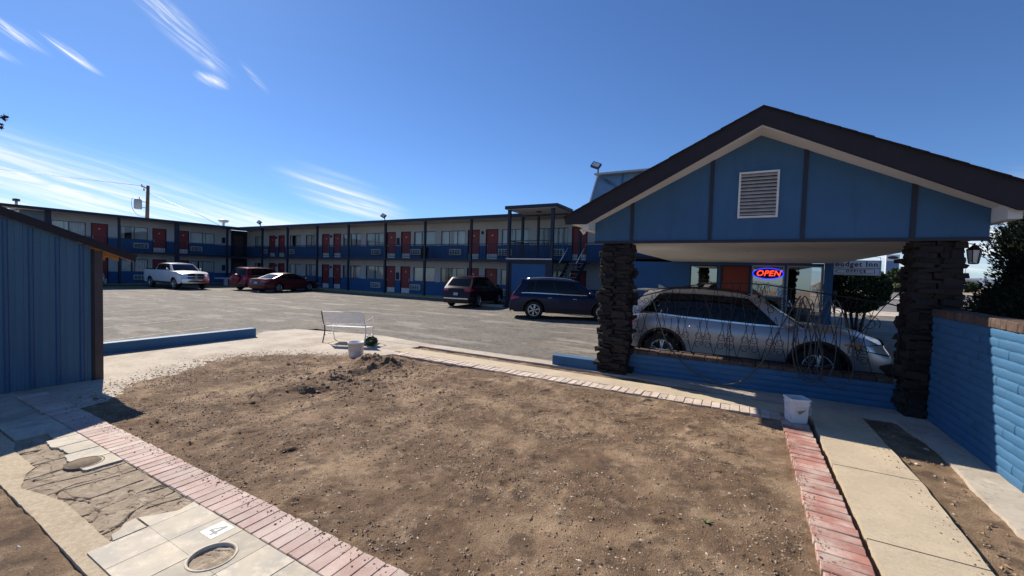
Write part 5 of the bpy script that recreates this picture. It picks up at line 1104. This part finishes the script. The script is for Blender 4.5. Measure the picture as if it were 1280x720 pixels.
# dark cherry crossover
K = suv(xr=-2.27, xf=2.30, W=1.85, H=1.69, wb=2.70, wr=.36); K['gh'].update(b0=-2.2, t0=-1.62, wins=[((.12, .15), (.22, .22), .3, .86), ((.25, .25), (.53, .53), .08, .93), ((.545, .545), (.875, .90), .07, .93)])
K['lamps'][0] = ('taillight', -1, .62, 1.0, .88, 1.0, 'red_lamp', .3); K['faces'].append(('chrome_bar', -1, .9, .46, .52, 'chrome', .016))
make_car('parked_car', 'very dark maroon crossover seen from behind left of the navy car', 'darkred', 'car', (-13.45, 19.9, 0), math.radians(98), K)
# burgundy sedan
K = suv(xr=-2.40, xf=2.42, W=1.83, H=1.42, wb=2.72, wr=.335, clad=0, rails=None); K['sill'] = .22
K['shoulder'] = [(-2.40, .94), (-1.9, .98), (-1.2, .96), (.3, .90), (1.0, .86), (1.6, .82), (2.1, .72), (2.42, .58)]; K['gh'] = dict(b0=-1.78, b1=1.35, t0=-.85, t1=.30, arch=.05, wins=[((.16, .12), (.30, .30), .2, .8), ((.31, .31), (.56, .56), .10, .84), ((.575, .575), (.88, .90), .09, .86)], rw=(.08, .92), trim=None)
K['nose'] = [(.2, 0), (.5, .06), (.8, -.05)]; K['tail'] = [(.2, 0), (.5, .08), (.9, .02)]; K['lamps'] = [('taillight', -1, .55, 1.0, .72, .88, 'red_lamp', .28), ('headlight', 1, .55, 1.0, .52, .64, 'clear_lamp', .4)]
K['faces'] = [('grille', 1, .4, .42, .55, 'black_plastic'), ('licence_plate', -1, .2, .62, .76, 'plate', .012), ('rear_bumper', -1, .98, .30, .50, 'sedanred', .03)]; K['hm'] = 'sedanred'
make_car('parked_car', 'burgundy red sedan parked nose to the motel beside the red off-road car', 'sedanred', 'car', (-30.3, 19.2, 0), math.radians(99), K)
# red boxy SUV with spare wheel
K = suv(xr=-2.20, xf=2.25, W=1.82, H=1.74, wb=2.66, wr=.36); K['gh'].update(b0=-2.16, t0=-1.95, b1=1.0, t1=.45)
K['lamps'][0] = ('taillight', -1, .74, 1.0, .78, 1.15, 'red_lamp', .10)
t, *_ = make_car('parked_car', 'bright red boxy off-road car with spare wheel on its tailgate', 'suvred', 'car', (-33.5, 19.3, 0), math.radians(103), K)
sp = part('spare_wheel', MB().lathe([(0, -2.42), (.28, -2.42), (.34, -2.38), (.35, -2.24), (.30, -2.2)], (0, .05, .88), axis='x', n=24), M['suvred'], t)
# white pickup
K = suv(xr=-3.0, xf=2.75, W=2.0, H=1.92, wb=3.75, wr=.41, fx=.12, rx=.04); K['sill'] = .42; K['round'] = .4; K['rails'] = None; K['clad'] = 0
K['shoulder'] = [(-3.0, 1.36), (-1.2, 1.36), (.9, 1.34), (1.6, 1.30), (2.3, 1.26), (2.75, 1.12)]; K['nose'] = [(.2, .05), (.6, .08), (1.3, 0)]; K['tail'] = [(.2, .05), (.6, .06), (1.3, 0)]
K['gh'] = dict(b0=-1.18, b1=1.52, t0=-.98, t1=.80, wb=.92, wt=.74, arch=.04, wins=[((.05, .05), (.30, .30), .12, .86), ((.34, .34), (.57, .57), .10, .86), ((.60, .60), (.90, .92), .09, .87)], rw=(.15, .85))
K['doors'] = (-1.15, .05, 1.2); K['handles'] = (-.85, .35); K['mirror'] = 1.15; K['chrome_mirror'] = 1; K['lamps'] = [('headlight', 1, .66, 1.0, .92, 1.12, 'clear_lamp', .26), ('taillight', -1, .86, 1.0, .85, 1.25, 'red_lamp', .08)]
K['faces'] = [('grille', 1, .60, .80, 1.12, 'black_plastic', .02), ('front_bumper', 1, .99, .46, .76, 'chrome', .05), ('bumper_intake', 1, .55, .56, .64, 'black_plastic', .056), ('grille_bar', 1, .62, .93, .985, 'chrome', .035), ('grille_surround', 1, .64, 1.12, 1.16, 'chrome', .03), ('grille_upright', 1, .07, .80, 1.13, 'chrome', .04), ('rear_bumper', -1, .98, .48, .68, 'chrome', .06)]
t, *_ = make_car('pickup_truck', 'white crew cab pickup with chrome bumper parked by the left motel wing', 'whitecar', 'pickup truck', (-37.75, 15.25, 0), math.radians(0), K)
part('bed_opening', MB().box(-2.92, -1.25, -.86, .86, 1.33, 1.425), M['under'], t)
# pale car behind the shed
K = suv(xr=-2.2, xf=2.2, W=1.8, H=1.45, wb=2.65, wr=.33, clad=0, rails=None)
make_car('parked_car', 'pale silver car mostly hidden behind the shed roof edge', 'palecar', 'car', (-43.1, 11.3, 0), 0, K)
# grass strip by the left wing
r = random.Random(2); vs = []; fs = []
for i in range(9000):
    y = r.uniform(7, 22); x = -42.85 + r.uniform(0, .9) if r.random() < .7 else -42.85 + r.uniform(0, .9); h = r.uniform(.03, .09); j = len(vs); vs += [(x, y, 0), (x, y + .03, 0), (x + .02, y + .015, h)]; fs.append((j, j + 1, j + 2))
part('grass', MB().add(vs, fs), M['grass'], None, kind='stuff')
